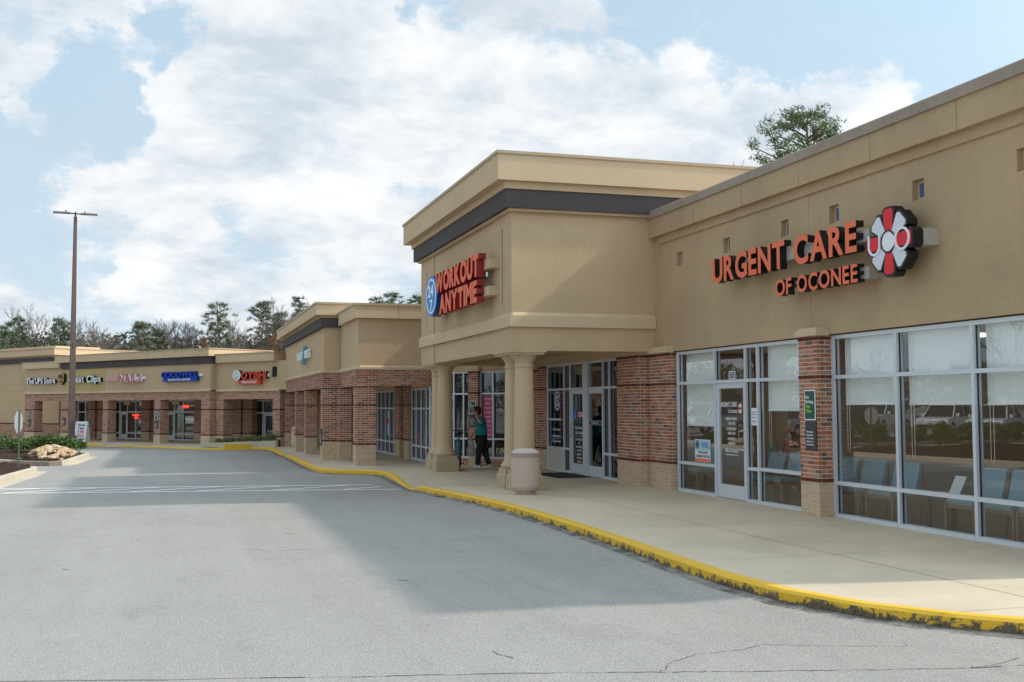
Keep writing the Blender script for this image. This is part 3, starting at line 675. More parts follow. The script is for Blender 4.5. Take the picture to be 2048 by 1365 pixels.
def island(name, outer, gutter=None, stained=False, h=.15):
    st = bpy.data.objects.new(name, None); link(st); st['kind'] = 'structure'
    O = [(x, y, h) for x, y in outer]; I = [(x, y, h) for x, y, _ in offset_path(O, -.16)] if False else None
    c = Vector((sum(p[0] for p in outer)/len(outer), sum(p[1] for p in outer)/len(outer)))
    n = len(outer); inner = []
    for i, p in enumerate(outer):
        a = Vector(outer[i-1]); b = Vector(outer[(i+1) % n]); t_ = (b-a).normalized(); nn = Vector((-t_.y, t_.x)); inner.append((p[0]+nn.x*.16, p[1]+nn.y*.16))
    for q in range(n):
        r = (q+1) % n; m = MB()
        m.add([(*outer[q], -.01), (*outer[r], -.01), (*outer[r], h-.015), (*outer[q], h-.015), ], [(0, 1, 2, 3)])
        o2 = [((outer[z][0]*.9+inner[z][0]*.1), (outer[z][1]*.9+inner[z][1]*.1)) for z in (q, r)]
        m.add([(*outer[q], h-.015), (*outer[r], h-.015), (*o2[1], h), (*o2[0], h)], [(0, 1, 2, 3)])
        m.add([(*o2[0], h), (*o2[1], h), (*inner[r], h), (*inner[q], h)], [(0, 1, 2, 3)])
        m.add([(*inner[q], h), (*inner[r], h), (*inner[r], h-.12), (*inner[q], h-.12)], [(0, 1, 2, 3)])
        m.build('curb_section', m_curbd if (stained and q in stained) else m_curbc, st)
    # mulch: subdivided mound
    bm2 = bmesh.new(); vv = [bm2.verts.new((x, y, h-.03)) for x, y in inner]; bm2.faces.new(vv)
    bmesh.ops.triangulate(bm2, faces=bm2.faces[:]); bmesh.ops.subdivide_edges(bm2, edges=bm2.edges[:], cuts=7, use_grid_fill=True)
    for v in bm2.verts:
        if not v.is_boundary: v.co.z += .05+.10*abs(math.sin(v.co.x*3.1)*math.cos(v.co.y*2.3))+random.uniform(0, .035)
    me = bpy.data.meshes.new('mulch'); bm2.to_mesh(me); bm2.free(); me.materials.append(m_mulch)
    o = bpy.data.objects.new('mulch', me); link(o, st)
    if gutter:
        m = MB(); m.add([(x, y, .004) for x, y in gutter], [tuple(range(len(gutter)))]); m.build('gutter', m_curbc, st)
    return st
island('planting_island', [(-4.0, 29.1), (-3.82, 31.5), (-3.66, 33.6), (-3.75, 34.15), (-4.1, 34.6), (-5.2, 35.9), (-7, 36.8), (-14, 38.0), (-26, 39), (-26, 12), (-7, 12), (-5.6, 18), (-4.5, 24)],
       [(-3.42, 34.1), (-3.95, 34.4), (-3.66, 33.6), (-3.82, 31.5), (-4.0, 29.1), (-4.5, 24), (-5.6, 18), (-5.2, 18), (-4.15, 24), (-3.72, 27.4), (-3.45, 31.5)][::-1])
island('planting_island', [(-5.0, 38.35), (-4.4, 37.55), (-3.7, 37.1), (-3.35, 37.25), (-3.2, 38.0), (-3.05, 41), (-2.95, 43.2), (-3.35, 44.6), (-4.2, 46.5), (-4.15, 51.2), (-5, 52.3), (-6.5, 52.3), (-7.6, 46.2), (-26, 46.0), (-26, 43), (-9, 41), (-6.2, 40.2)],
       [(-3.35, 37.25), (-3.2, 38.0), (-3.05, 41), (-2.95, 43.2), (-3.1, 43.9), (-2.65, 43.5), (-2.78, 41), (-2.95, 38), (-3.1, 37.1)][::-1], stained=(0, 1, 2, 15, 14))

# ------------------------------------------------------------------ urgent care building (nearest)
A = thing('urgent_care_building', 'nearest tan stucco building with brick piers and tall blind-covered waiting room windows', 'building', (9.5, 14.4, .15), R(-90))
EY = [(19.43, 19.69), (17.51, 17.76), (15.55, 15.78), (14.14, 14.39), (12.18, 12.43), (10.25, 10.50)]
w = MB(); holes = [(-b, -a, 4.57, 4.84) for a, b in EY]
for a, b in ((-20.985, -20.436), (-20.428, -14.954), (-14.946, -8.6)): hole_wall(w, G, a, b, 2.9, 5.27, 9.47, 9.62, holes)
w.box(G, -20.985, -8.62, 9.62, 9.72, 2.95, 5.27)
w.box(G, -20.44, -8.6, 9.435, 9.47, 5.12, 5.27)
w.build('wall', m_stuccoA, A)
w = MB(); w.box(G, -8.7, -8.6, 9.72, 30, 0, 5.27); w.box(G, -20.7, -8.6, 29.9, 30, 0, 5.27); w.build('wall', m_stuccoA, A)
w = MB(); w.box(G, -20.9, -8.62, 9.72, 29.9, 4.95, 5.1); w.build('roof', m_coping, A)
for a, b in EY:
    f = MB(); x0, x1 = -b, -a
    f.box(G, x0+.002, x0+.035, 9.56, 9.60, 4.572, 4.838); f.box(G, x1-.035, x1-.002, 9.56, 9.60, 4.572, 4.838)
    f.box(G, x0+.035, x1-.035, 9.56, 9.60, 4.572, 4.61); f.box(G, x0+.035, x1-.035, 9.56, 9.60, 4.80, 4.838)
    fo = f.build('accent_window', m_stucco2, A); p = MB(); p.box(G, x0+.033, x1-.033, 9.575, 9.583, 4.608, 4.802); p.build('pane', m_accent, fo)
PY = [21.02, 20.50, 18.67, 16.84, 15.02, 13.16, 11.36, 9.53, 8.5]
for a, b in zip(PY, PY[1:]):
    m = MB(); m.box(G, -a+.005, -b-.005, 9.34, 9.8, 5.27, 5.66); m.build('parapet_panel', m_stuccoA, A)
m = MB(); m.box(G, -20.98, -8.52, 9.36, 9.78, 5.275, 5.655); m.build('parapet_core', m_joint, A)
CY_ = [21.05, 18.2, 15.2, 12.2, 9.2, 8.45]
for a, b in zip(CY_, CY_[1:]):
    m = MB(); m.prof(G, [(9.305, 5.66), (9.305, 5.80), (9.33, 5.825), (9.82, 5.84), (9.82, 5.66)], -a+.002, -b-.002); m.build('coping', m_coping, A)
uA = 0
pC, L = pier(A, G, -15.02, -14.5, 9.28, 9.56, .15, 42, 'FR', bands=(32,)); uA = flush_bricks(L, pC)
pD, L = pier(A, G, -20.95, -19.92, 9.40, 9.60, .15, 42, 'FR', bands=(32,)); flush_bricks(L, pD, used=uA)
pE, L = pier(A, G, -9.1, -8.6, 9.30, 9.56, .15, 42, 'FR'); flush_bricks(L, pE, cap=0)
def cap(parent, u0, u1, v):
    m = MB(); m.box(G, u0-.03, u1+.05, v-.05, 9.468, 2.882, 2.95); m.frust(G, u0-.03, u1+.05, v-.05, 9.60, 2.95, 3.01, .07, .06); m.build('pier_cap', m_stucco2, parent)
cap(A, -15.02, -14.5, 9.28); cap(A, -20.93, -19.95, 9.36)
colsA1 = [(-19.88, -18.29, [.71, 2.26], 'win'), (-18.29, -17.15, [2.26], 'door'), (-17.15, -16.73, [.73, 2.26], 'win'), (-16.73, -15.02, [.74, 2.26], 'win')]
fA1, drs, _ = storefront(A, G, colsA1, .15, 2.88, 9.52); dA = door_leaf(A, G, drs[0], 9.52, 'R')
colsA2 = [(-14.5, -12.95, [.66, 2.25], 'win'), (-12.95, -11.42, [.66, 2.25], 'win'), (-11.42, -9.9, [.66, 2.25], 'win'), (-9.9, -9.1, [.66, 2.25], 'win')]
fA2, _, _ = storefront(A, G, colsA2, .15, 2.88, 9.52)
room(A, G, -20.9, -8.75, 9.66, 15.6, .15, 2.93, m_int, m_floor)
m = MB(); m.box(G, -16.9, -16.75, 11.2, 15.5, .155, 2.92); m.box(G, -12.2, -12.05, 12.6, 15.5, .155, 2.92); m.build('partition_wall', m_int, A)
for u0, u1, zb in ((-19.74, -18.36, 1.46), (-16.62, -15.10, 1.76), (-14.36, -13.0, 1.86), (-12.86, -11.47, 1.86), (-11.34, -9.95, 1.86), (-9.8, -9.15, 1.86)):
    m = MB(); m.box(G, u0, u1, 9.675, 9.68, zb, 2.84); m.box(G, u0, u1, 9.668, 9.69, zb-.03, zb); m.tube([G.p(u0, 9.70, 2.84), G.p(u1, 9.70, 2.84)], .025, 8); b_ = m.build('roller_blind', m_blind, A)
    c = MB(); c.tube([G.p(u0+.05, 9.66, 2.8), G.p(u0+.05, 9.66, 1.15), G.p(u0+.08, 9.66, 1.10), G.p(u0+.11, 9.66, 1.15), G.p(u0+.11, 9.66, 2.8)], .004, 4); c.build('chain', m_blind, b_)
# lettering on the door and notices on the glass
VG = 9.52+.11*.55-.006; VD = 9.52+.03+.015
def door_text(*a, **k): text_line(dA, G, *a, VD, m_txt, **k)
uc = -17.74
door_text('URGENT CARE', uc-.10, 1.80, .085, wmax=.62, off=.012); door_text('OF OCONEE', uc+.06, 1.69, .055, wmax=.32, off=.008)
e = MB()
for q in range(8):
    a = math.pi/4*q; cx, cz = uc+.325+.042*math.sin(a), 1.77+.07*math.cos(a); pts = [(cx+.026*math.cos(t_)*1.0, cz+.036*math.sin(t_)) for t_ in [k_*math.pi/4 for k_ in range(8)]]
    plate(e, G, pts, VD-.001*(q % 2), VD+.003, q % 2)
e.build('emblem_decal', [m_red, m_txt], dA)
for t_, z_, h_ in (('MONDAY-FRIDAY', 1.56, .05), ('7:30-7:00', 1.48, .05), ('SATURDAY', 1.38, .05), ('9:00-1:30', 1.30, .05), ('SUNDAY', 1.20, .05), ('12:00-4:30', 1.12, .045)): door_text(t_, uc, z_, h_, off=.008, wmax=.42)
door_text('706-310-0324', uc, .985, .065, wmax=.5, off=.012); door_text('urgentcareofoconee.com', uc, .93, .03, wmax=.46)
def board(parent, fr, u0, u1, z0, z1, v, m, th=.004, name='poster', label=None):
    b = MB(); b.box(fr, u0, u1, v-th, v, z0, z1); return b.build(name, m, parent, label=label)
b_ = board(fA1, G, -17.82, -17.58, 2.30, 2.44, VG-.001, m_txt, name='number_plate'); text_line(b_, G, '505', -17.70, 2.315, .11, VG-.008, m_txtd, wmax=.2, off=.03)
b_ = board(fA1, G, -19.21, -18.58, .76, 1.18, VG-.001, m_txt, label='white and blue learning partner notice')
q = MB(); q.box(G, -19.20, -18.59, VG-.008, VG-.005, .98, 1.17); q.build('panel', m_sky, b_)
q = MB(); q.box(G, -19.20, -18.59, VG-.008, VG-.005, .765, .82); q.build('band', m_coral, b_)
q = MB(); ring(q, G, -19.10, 1.08, .08, .08, .02, VG-.011, VG-.008); disc(q, G, -19.10, 1.08, .045, .045, VG-.012, VG-.008); q.build('seal', m_txtd, b_)
text_line(b_, G, 'WBL', -18.78, 1.03, .10, VG-.012, m_blue, wmax=.32); text_line(b_, G, 'WORK-BASED', -18.88, .915, .05, VG-.008, m_txtd, wmax=.42, off=.01); text_line(b_, G, 'LEARNING PARTNER', -18.88, .84, .05, VG-.008, m_txtd, wmax=.56, off=.01)
b_ = board(fA1, G, -17.03, -16.84, 1.48, 1.78, VG-.001, m_txt, label='small printed paper notice')
for z_ in (1.70, 1.66, 1.61, 1.55, 1.53): text_line(b_, G, 'please check in' if z_ > 1.6 else 'thank you', -16.935, z_, .018, VG-.007, m_txtd, wmax=.15)
# signs fixed to piers
def post_sign(fr, u, v, z, label, second=True, group=None, s=1.0, dark=False):
    t = thing('no_parking_sign', label, 'sign', fr.p(u, v, z), fr.rot, group)
    w_, h_ = .30*s, .46*s
    if not dark:
        m = MB(); m.box(fr, u-w_/2, u+w_/2, v-.008, v, z, z+h_); o = m.build('sign_plate', m_wht, t)
        m = MB(); m.box(fr, u-w_/2+.018, u+w_/2-.018, v-.011, v-.008, z+.018, z+h_-.018); m.build('green_field', m_grn, o)
        for t_, zz, mm in (('No', .325, m_txt), ('Parking', .255, m_txt), ('Any', .185, m_lime), ('Time', .115, m_lime)): text_line(o, fr, t_, u-w_/2+.04, z+zz*s, .052*s, v-.013, mm, align='L', off=.015)
    if second:
        z2 = z-.46*s
        m = MB(); m.box(fr, u-w_/2+.015, u+w_/2+.015, v-.007, v, z2, z2+.44*s); o = m.build('sign_plate', m_char, t, label='charcoal rules plate')
        for q, t_ in enumerate(('No bicycles,', 'skateboards,', 'in-line skates,', 'Segways, or', 'hoverboards.')): text_line(o, fr, t_, u-w_/2+.045, z2+(.27-.048*q)*s, .026*s, v-.009, m_txt, wmax=.22*s, align='L', off=.012)
    return t
post_sign(G, -14.70, 9.27, 1.60, 'green no parking sign above charcoal rules plate on the nearest brick pier')

# ------------------------------------------------------------------ gym building with columned portico
B = thing('gym_building', 'tan portico building with dark band and paired round columns beside the urgent care', 'building', (9.4, 24.9, .15), R(-90))
w = MB()
w.box(G, -28.94, -20.75, 6.43, 7.05, 2.93, 5.76); w.box(G, -21.2, -20.75, 7.05, 9.47, 2.93, 5.76); w.box(G, -29.1, -28.5, 6.44, 9.47, 2.93, 5.76)
w.box(G, -29.0, -20.9, 7.05, 9.47, 3.12, 3.3)
for a, b, v_ in ((-29.1, -27.60, 6.37), (-27.585, -22.02, 6.395), (-22.02, -20.745, 6.37)):
    hole_wall(w, G, a, b, 2.93, 5.76, v_, 6.43, [(-28.45, -28.38, 3.95, 5.4), (-21.42, -21.35, 3.86, 5.45)])
w.box(G, -20.74, -20.7, 7.2, 7.201, 3, 3.001)
w.build('portico_wall', m_stucco, B)
b = MB(); b.box(G, -29.16, -20.69, 6.315, 6.371, 3.40, 3.62); b.prof(G, [(6.315, 3.62), (6.375, 3.69), (6.375, 3.62)], -29.16, -20.69); b.box(G, -20.746, -20.69, 6.371, 9.46, 3.40, 3.62)
b.add([G.p(-20.69, 6.315, 3.62), G.p(-20.69, 9.46, 3.62), G.p(-20.75, 9.46, 3.69), G.p(-20.75, 6.375, 3.69)], [(0, 1, 2, 3)]); b.build('belt_moulding', m_stucco2, B)
b = MB(); b.box(G, -29.2, -20.66, 6.30, 11.3, 5.70, 5.76); b.build('frieze', m_stucco, B)
b = MB(); b.box(G, -29.42, -20.6, 6.22, 11.35, 5.762, 6.13); b.build('dark_band', m_dark, B)
b = MB(); b.box(G, -29.5, -20.57, 6.18, 11.4, 6.131, 6.28); b.build('frieze', m_stucco, B)
b = MB(); b.box(G, -29.82, -20.48, 6.02, 11.72, 6.281, 6.80); b.build('parapet', m_stucco2, B)
b = MB(); b.box(G, -29.85, -20.45, 5.99, 11.75, 6.80, 6.86); b.build('coping', m_coping2, B)
b = MB(); b.box(G, -29.4, -20.74, 9.6, 28, 4.9, 5.05); b.box(G, -29.4, -20.9, 9.58, 11.3, 4.0, 5.76); b.box(G, -29.4, -28.6, 9.6, 28, 0, 5); b.build('roof', m_coping, B)
b = MB(); b.box(G, -28.9, -20.99, 9.45, 9.58, 2.89, 5.5); b.build('wall', m_stucco, B)
def column(u, v):
    c = G.p(u, v, 0); m = MB(); o = None
    m.box(G, u-.30, u+.30, v-.30, v+.30, .15, .42); m.frust(G, u-.30, u+.30, v-.30, v+.30, .42, .46, .03, .03); m.box(G, u-.265, u+.265, v-.265, v+.265, .455, .56)
    base = m
    s = MB(); s.lathe((c.x, c.y), [(.26, .56), (.285, .59), (.285, .63), (.25, .655), (.245, .68), (.215, .72), (.207, .9), (.204, 1.3), (.20, 1.8), (.19, 2.3), (.182, 2.60)], 28); 
    k_ = MB(); k_.lathe((c.x, c.y), [(.20, 2.60), (.205, 2.615), (.20, 2.63), (.184, 2.64), (.184, 2.72), (.205, 2.725), (.205, 2.745), (.235, 2.79), (.27, 2.83), (.275, 2.85)], 28, 0, False)
    k_.box(G, u-.30, u+.30, v-.33, v+.33, 2.85, 2.895); k_.box(G, u-.328, u+.328, v-.37, v+.37, 2.895, 2.93)
    par = bpy.data.objects.new("column", None); link(par, B, Matrix.Translation((c.x, c.y, .15)))
    base.build('base', m_colbase, par); s.build('shaft', m_col, par); k_.build('capital', m_col, par); return par
def cb(t, b):
    p = gpos(t); n = noise(t, p, 7.5, 7, .7, .8); s = N(t, 'ShaderNodeSeparateXYZ'); t.links.new(p, s.inputs[0])
    k_ = math_n(t, 'MULTIPLY', ramp(t, n, [(.63, 0), (.645, 1)]), ramp(t, s.outputs[2], [(.36, 1), (.42, 0)]))
    t.links.new(mixc(t, k_, mixc(t, noise(t, p, 30, 5, .6), (.44, .33, .20), (.50, .385, .24)), (.72, .70, .66)), b.inputs['Base Color'])
m_colbase = mat('column_base_chipped_paint', rough=.8, build=cb)
for y in (21.0, 21.66, 27.75, 28.41): column(-y, 6.70)
colsB = [(-27.65, -26.33, [.74, 1.47, 2.24], 'win'), (-26.33, -25.88, [.74, 2.24], 'win'), (-25.88, -24.78, [2.24], 'door'), (-24.78, -23.66, [2.24], 'door'), (-23.66, -23.28, [.72, 2.24], 'win'), (-23.28, -22.15, [.72, 2.24], 'win')]
fB, drs, _ = storefront(B, G, colsB, .15, 2.89, 9.45, pane_over={(0, 0): m_white and mat('kick_panel', (.55, .52, .46), .6)}, mglass=m_glassd)
dB1 = door_leaf(B, G, drs[0], 9.45, 'L', mglass=m_glassd); dB2 = door_leaf(B, G, drs[1], 9.45, 'L', mglass=m_glassd, pull=False, midrail=1.42)
c_ = MB(); c_.box(G, -24.95, -24.61, 9.44, 9.56, .15, 2.85); c_.build('centre_post', m_alu, B)
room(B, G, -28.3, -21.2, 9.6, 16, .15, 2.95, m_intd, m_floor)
VB = 9.45+.11*.55-.006; VBD = 9.45+.03+.015
q = MB(); ring(q, G, -26.95, 1.95, .22, .25, .045, VB-.003, VB, 20, 345); ring(q, G, -26.95, 1.95, .13, .15, .03, VB-.003, VB); ring(q, G, -26.95, 1.99, .07, .06, .025, VB-.003, VB, 20, 280); ring(q, G, -26.95, 1.91, .07, .06, .025, VB-.003, VB, 200, 460); q.build('round_decal', m_txt, fB)
for t_, z_ in (('OPEN 24 HOURS', 1.18), ('@workoutanytime', 1.02), ('@workoutanytime', .88)): text_line(fB, G, t_, -27.02, z_, .055, VB-.003, m_txt, wmax=.7, off=.008)
q = MB(); q.box(G, -27.5, -27.42, VB-.003, VB, 1.0, 1.09); q.box(G, -27.5, -27.42, VB-.003, VB, 1.28, 1.36); q.build('badge_decal', m_blue, fB)
q = MB(); q.box(G, -25.42, -24.98, VBD-.004, VBD, 1.54, 1.68); q.build('red_decal', m_red, dB1); q = MB(); disc(q, G, -25.6, 1.6, .1, .12, VBD-.004, VBD); q.build('blue_decal', m_blue, dB1)
text_line(dB1, G, 'WORKOUT', -25.2, 1.615, .05, VBD-.007, m_txt, wmax=.4, off=.02); text_line(dB1, G, 'ANYTIME', -25.2, 1.55, .05, VBD-.007, m_txt, wmax=.4, off=.02)
for t_, z_, h_ in (('WATKINSVILLE', 1.25, .06), ('706-705-4000', 1.13, .06), ('STAFF HOURS', .97, .05), ('24/7', .88, .05), ('MON-THURS', .79, .05), ('10AM-7PM', .70, .05), ('FRIDAY', .61, .05), ('10AM-5PM', .52, .05), ('SAT-SUN', .43, .05)): text_line(dB1, G, t_, -25.33, z_, h_, VBD-.003, m_txt, wmax=.55, off=.01)
b_ = board(dB2, G, -24.55, -23.76, 1.38, 1.46, 9.455, m_black); text_line(b_, G, 'EMERGENCY EXIT', -24.15, 1.40, .04, 9.449, m_txt, wmax=.7)
board(fB, G, -26.05, -25.93, 1.3, 1.6, VB, m_txt, label='small white paper notice'); board(fB, G, -26.46, -26.36, 1.36, 1.5, 9.44, m_black, name='card_reader')
nb_ = 0
p1, L = pier(B, G, -22.15, -20.98, 9.18, 9.58, .15, 42, 'FR'); nb_ = flush_bricks(L, p1, cap=300)
p1b, L = pier(B, G, -28.45, -27.65, 9.45, 9.58, .15, 42, 'F'); flush_bricks(L, p1b, cap=0)
cap(B, -22.1, -21.0, 9.16)
# ---- angled shop front behind the man
C_ = thing('angled_shopfront', 'angled brick and glass shopfront behind the man under the portico', 'building', DG.p(1.8, 0, .15), DG.rot)
cD1 = [(1.70, 2.14, [.9, 2.17], 'win'), (2.14, 2.58, [.9, 2.17], 'win'), (2.58, 3.02, [.9, 2.17], 'win'), (3.02, 3.5, [.9, 2.17], 'win')]
cD2 = [(-.1, .35, [.9, 2.17], 'win'), (.35, .78, [.9, 2.17], 'win'), (.78, 1.12, [.9, 2.17], 'win'), (1.12, 1.36, [.9, 2.17], 'win')]
fD1, _, _ = storefront(C_, DG, cD1, .36, 2.80, 0, fwd=.045, mglass=m_glassd); fD2, _, _ = storefront(C_, DG, cD2, .36, 2.80, 0, fwd=.045, mglass=m_glassd)
L = []; 
kn = MB(); kn.box(DG, -.1, 3.7, -.03+.006, .2, .14, .35); kn.build('knee_wall', m_mortar, C_)
brick_face(L, DG, -.1, -.024, 1, 0, 1.42, .15, 3, 'r'); brick_face(L, DG, 1.70, -.024, 1, 0, 2.0, .15, 3, 'r')
pD_, L2 = pier(C_, DG, 1.36, 1.70, -.10, .15, .15, 41, 'FR', nb=11, bands=(31,)); 
flush_bricks(L+L2, pD_, cap=300)
kk = MB(); kk.box(DG, 1.30, 1.76, -.16, .1, 2.80, 2.9); kk.frust(DG, 1.30, 1.76, -.16, .1, 2.9, 2.95, .06, .05); kk.build('pier_cap', m_stucco2, C_)
kk = MB(); kk.box(DG, -.2, 3.8, -.02, .15, 2.801, 4.4); kk.build('wall', m_stucco, C_)
pe, L3 = pier(C_, DG, 3.5, 3.75, -.03, .15, .15, 41, 'F'); flush_bricks(L3, pe, cap=0)
room(C_, DG, -.1, 3.6, .14, 3.2, .15, 2.85, m_intd, m_floor)
def para(parent, fr, lines, uc_, z_, dz, h_, v, w_):
    for q, t_ in enumerate(lines): text_line(parent, fr, t_, uc_, z_-dz*q, h_, v, m_txt, wmax=w_, off=.012)
vD = .11*.55-.002
b_ = board(fD1, DG, 1.76, 2.10, .94, 2.13, vD, m_pink, label='tall magenta poster with white lines of text'); para(b_, DG, ['24/7 ACCESS', 'CARDIO', 'STRENGTH', 'PERSONAL TRAINING', 'TANNING', 'HYDROMASSAGE', 'SHOWERS', 'LOCKERS', 'FREE WIFI'], 1.93, 2.0, .125, .035, vD-.006, .28)
b_ = board(fD2, DG, .37, .76, .94, 2.13, vD, m_sky, label='pale blue poster with dark blue shapes'); q = MB(); disc(q, DG, .62, 1.25, .1, .25, vD-.008, vD-.005); disc(q, DG, .66, 1.85, .07, .18, vD-.008, vD-.005); q.build('blue_shape', m_navy, b_)
q = MB(); q.box(DG, .6, .74, vD-.010, vD-.007, 1.34, 1.42); q.box(DG, .6, .75, vD-.010, vD-.007, 1.9, 1.98); q.build('red_shape', m_red, b_)
post_sign(DG, 1.52, -.115, 1.60, 'narrow green sign on the brick pier just behind the standing man', s=.8)

# ------------------------------------------------------------------ arcade building in the middle
D = thing('arcade_building', 'tan and brick arcade building with square piers in the middle of the strip', 'building', (5.0, 34.5, .15), R(-90))
w = MB(); w.box(G, -34.5, -31.15, 4.98, 16, 2.95, 4.34); w.box(G, -47.3, -34.58, 4.46, 16, 2.95, 4.30)
w.build('wall', m_stucco, D)
w = MB(); w.box(G, -34.6, -31.5, 5.5, 9.6, 2.55, 2.9); w.box(G, -47.2, -34.6, 5.0, 9.6, 2.55, 2.9); w.build('soffit', m_stucco, D)
w = MB(); w.box(G, -31.6, -31.17, 5.0, 9.2, 2.44, 2.94); w.box(G, -34.6, -31.7, 4.95, 5.45, 2.44, 2.94); w.box(G, -47.25, -34.65, 4.45, 4.95, 2.44, 2.94); w.build('beam', m_mortar, D)
L = []
brick_face(L, G, -34.6, 4.945, 1, 0, 3.49, 2.415, 7, 'r'); brick_face(L, G, -31.116, 4.98, 0, 1, 3.6, 2.415, 7, 'r')
brick_face(L, G, -47.2, 4.445, 1, 0, 12.62, 2.415, 7, 'r'); brick_face(L, G, -34.59, 4.48, 0, 1, .5, 2.415, 7, 'r')
mb_ = MB(); mb_.box(G, -34.6, -31.12, 4.952, 5.0, 2.41, 2.93); mb_.box(G, -31.2, -31.122, 4.952, 8.6, 2.41, 2.93); mb_.box(G, -47.2, -34.6, 4.452, 4.5, 2.41, 2.93); mb_.box(G, -34.7, -34.597, 4.452, 4.97, 2.41, 2.93); beam = mb_.build('brick_beam', m_mortar, D)
PB = []
kz = dict(z0=.15, nb=8, bands=(26,))
a1, l1 = pier(D, G, -31.72, -31.10, 4.93, 5.50, .15, 35, 'FR', nb=9, bands=(26,)); PB.append((a1, l1))
for (u0, u1, v0, v1) in ((-35.15, -34.57, 4.43, 4.93), (-34.57, -34.10, 4.86, 5.26), (-39.72, -39.25, 4.43, 4.83), (-42.95, -42.48, 4.43, 4.83), (-47.3, -46.85, 4.43, 4.83)):
    PB.append(pier(D, G, u0, u1, v0, v1, .15, 35, 'FR', nb=9, bands=(26,)))
used = 0
for o, l in PB[:3]: used += flush_bricks(l, o, cap=300, used=used)
for o, l in PB[3:]: flush_bricks(l, o, cap=0)
flush_bricks(L, beam, cap=0)
w = MB(); ledge(w, G, -34.58, -31.06, 4.98, 2.885, 2.99, .09); w.box(G, -31.16, -31.062, 5.032, 8.6, 2.886, 2.939); w.frust(G, -31.16, -31.062, 5.032, 8.6, 2.94, 2.989, .045, 0)
ledge(w, G, -47.35, -34.53, 4.46, 2.885, 2.99, .09); w.box(G, -34.6, -34.532, 4.515, 4.9, 2.886, 2.95); w.build('ledge', m_stucco2, D)
b = MB(); b.box(G, -47.4, -34.5, 4.34, 16, 4.301, 4.60); b.build('dark_band', m_dark, D)
b = MB(); b.box(G, -47.5, -34.5, 4.36, 15, 4.601, 4.68); b.build('frieze', m_stucco, D)
us_ = [-48.0, -43.5, -39, -34.38]
for a, c in zip(us_, us_[1:]):
    b = MB(); b.box(G, a+.005, c-.005, 4.18, 16, 4.681, 5.02); b.build('parapet_panel', m_stucco2, D)
b = MB(); b.box(G, -48.03, -34.35, 4.15, 16.03, 5.02, 5.08); b.build('coping', m_coping2, D)
b = MB(); b.box(G, -34.37, -31.0, 4.87, 5.2, 4.341, 4.70); b.build('parapet_panel', m_stucco2, D)
for a, c in ((5.205, 6.12), (6.13, 7.05), (7.06, 8.0), (8.01, 12)):
    b = MB(); b.box(G, -31.5, -31.0, a, c-.003, 4.341, 4.70); b.build('parapet_panel', m_stucco2, D)
b = MB(); b.box(G, -34.37, -30.97, 4.84, 12, 4.70, 4.76); b.build('coping', m_coping2, D)
# inner shopfronts of the arcade
cM1 = [(-34.15, -33.45, [.6, 1.75], 'win'), (-33.45, -32.75, [.6, 1.75], 'win'), (-32.75, -32.05, [.6, 1.75], 'win'), (-32.05, -31.4, [.6, 1.75], 'win')]
cM2 = [(-41.0+.785*i, -41.0+.785*(i+1), [.6, 1.75], 'win') for i in range(6)]
cM3 = [(-46.6, -45.4, [.6, 1.75], 'win'), (-45.4, -44.2, [1.9], 'door'), (-44.2, -42.6, [.6, 1.75], 'win')]
for c in (cM1, cM2, cM3):
    f_, dr, _ = storefront(D, G, c, .16, 2.37, 7.15, fwd=.06, mglass=m_glassd)
    for d_ in dr: door_leaf(D, G, d_, 7.15, 'R', mglass=m_glassd)
for u0, u1 in ((-36.29, -35.55), (-34.85, -34.15), (-42.6, -41.9)):
    o, l = pier(D, G, u0, u1, 7.05, 7.4, .15, 36, 'FR', nb=9, bands=(26,)); flush_bricks(l, o, cap=0)
w = MB(); w.box(G, -35.55, -34.85, 7.3, 7.4, .15, 2.6); w.box(G, -41.9, -41, 7.16, 7.4, .15, 2.6); w.box(G, -47.3, -46.6, 7.16, 7.4, .15, 2.6); w.box(G, -47.3, -31.3, 7.16, 7.4, 2.371, 2.6); w.build('wall', m_stucco, D)
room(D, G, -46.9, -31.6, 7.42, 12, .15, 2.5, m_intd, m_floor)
q = MB(); q.box(G, -33.35, -33.0, 7.19, 7.20, .85, 1.6); q.build('poster', m_navy, D); q = MB(); q.box(G, -33.35, -33.1, 7.186, 7.189, .86, 1.0); q.build('poster', m_red, D)
q = MB(); q.box(G, -38.4, -38.05, 7.19, 7.20, .8, 1.65); q.build('poster', m_sky, D); q = MB(); q.box(G, -38.35, -38.1, 7.186, 7.189, 1.2, 1.4); q.build('poster', m_red, D)
post_sign(G, -34.9, 4.42, 1.15, 'dark rules plate on the front of the widest arcade corner pier', second=True, dark=True, s=1.2)
post_sign(G, -47.1, 4.42, 1.3, 'dark rules plate on the farthest pier of the arcade', second=True, dark=True, s=1.1)
b = MB(); b.box(G, -47.35, -31.2, 16, 26, 0, 4.3); b.build('rear_block', m_stucco, D)

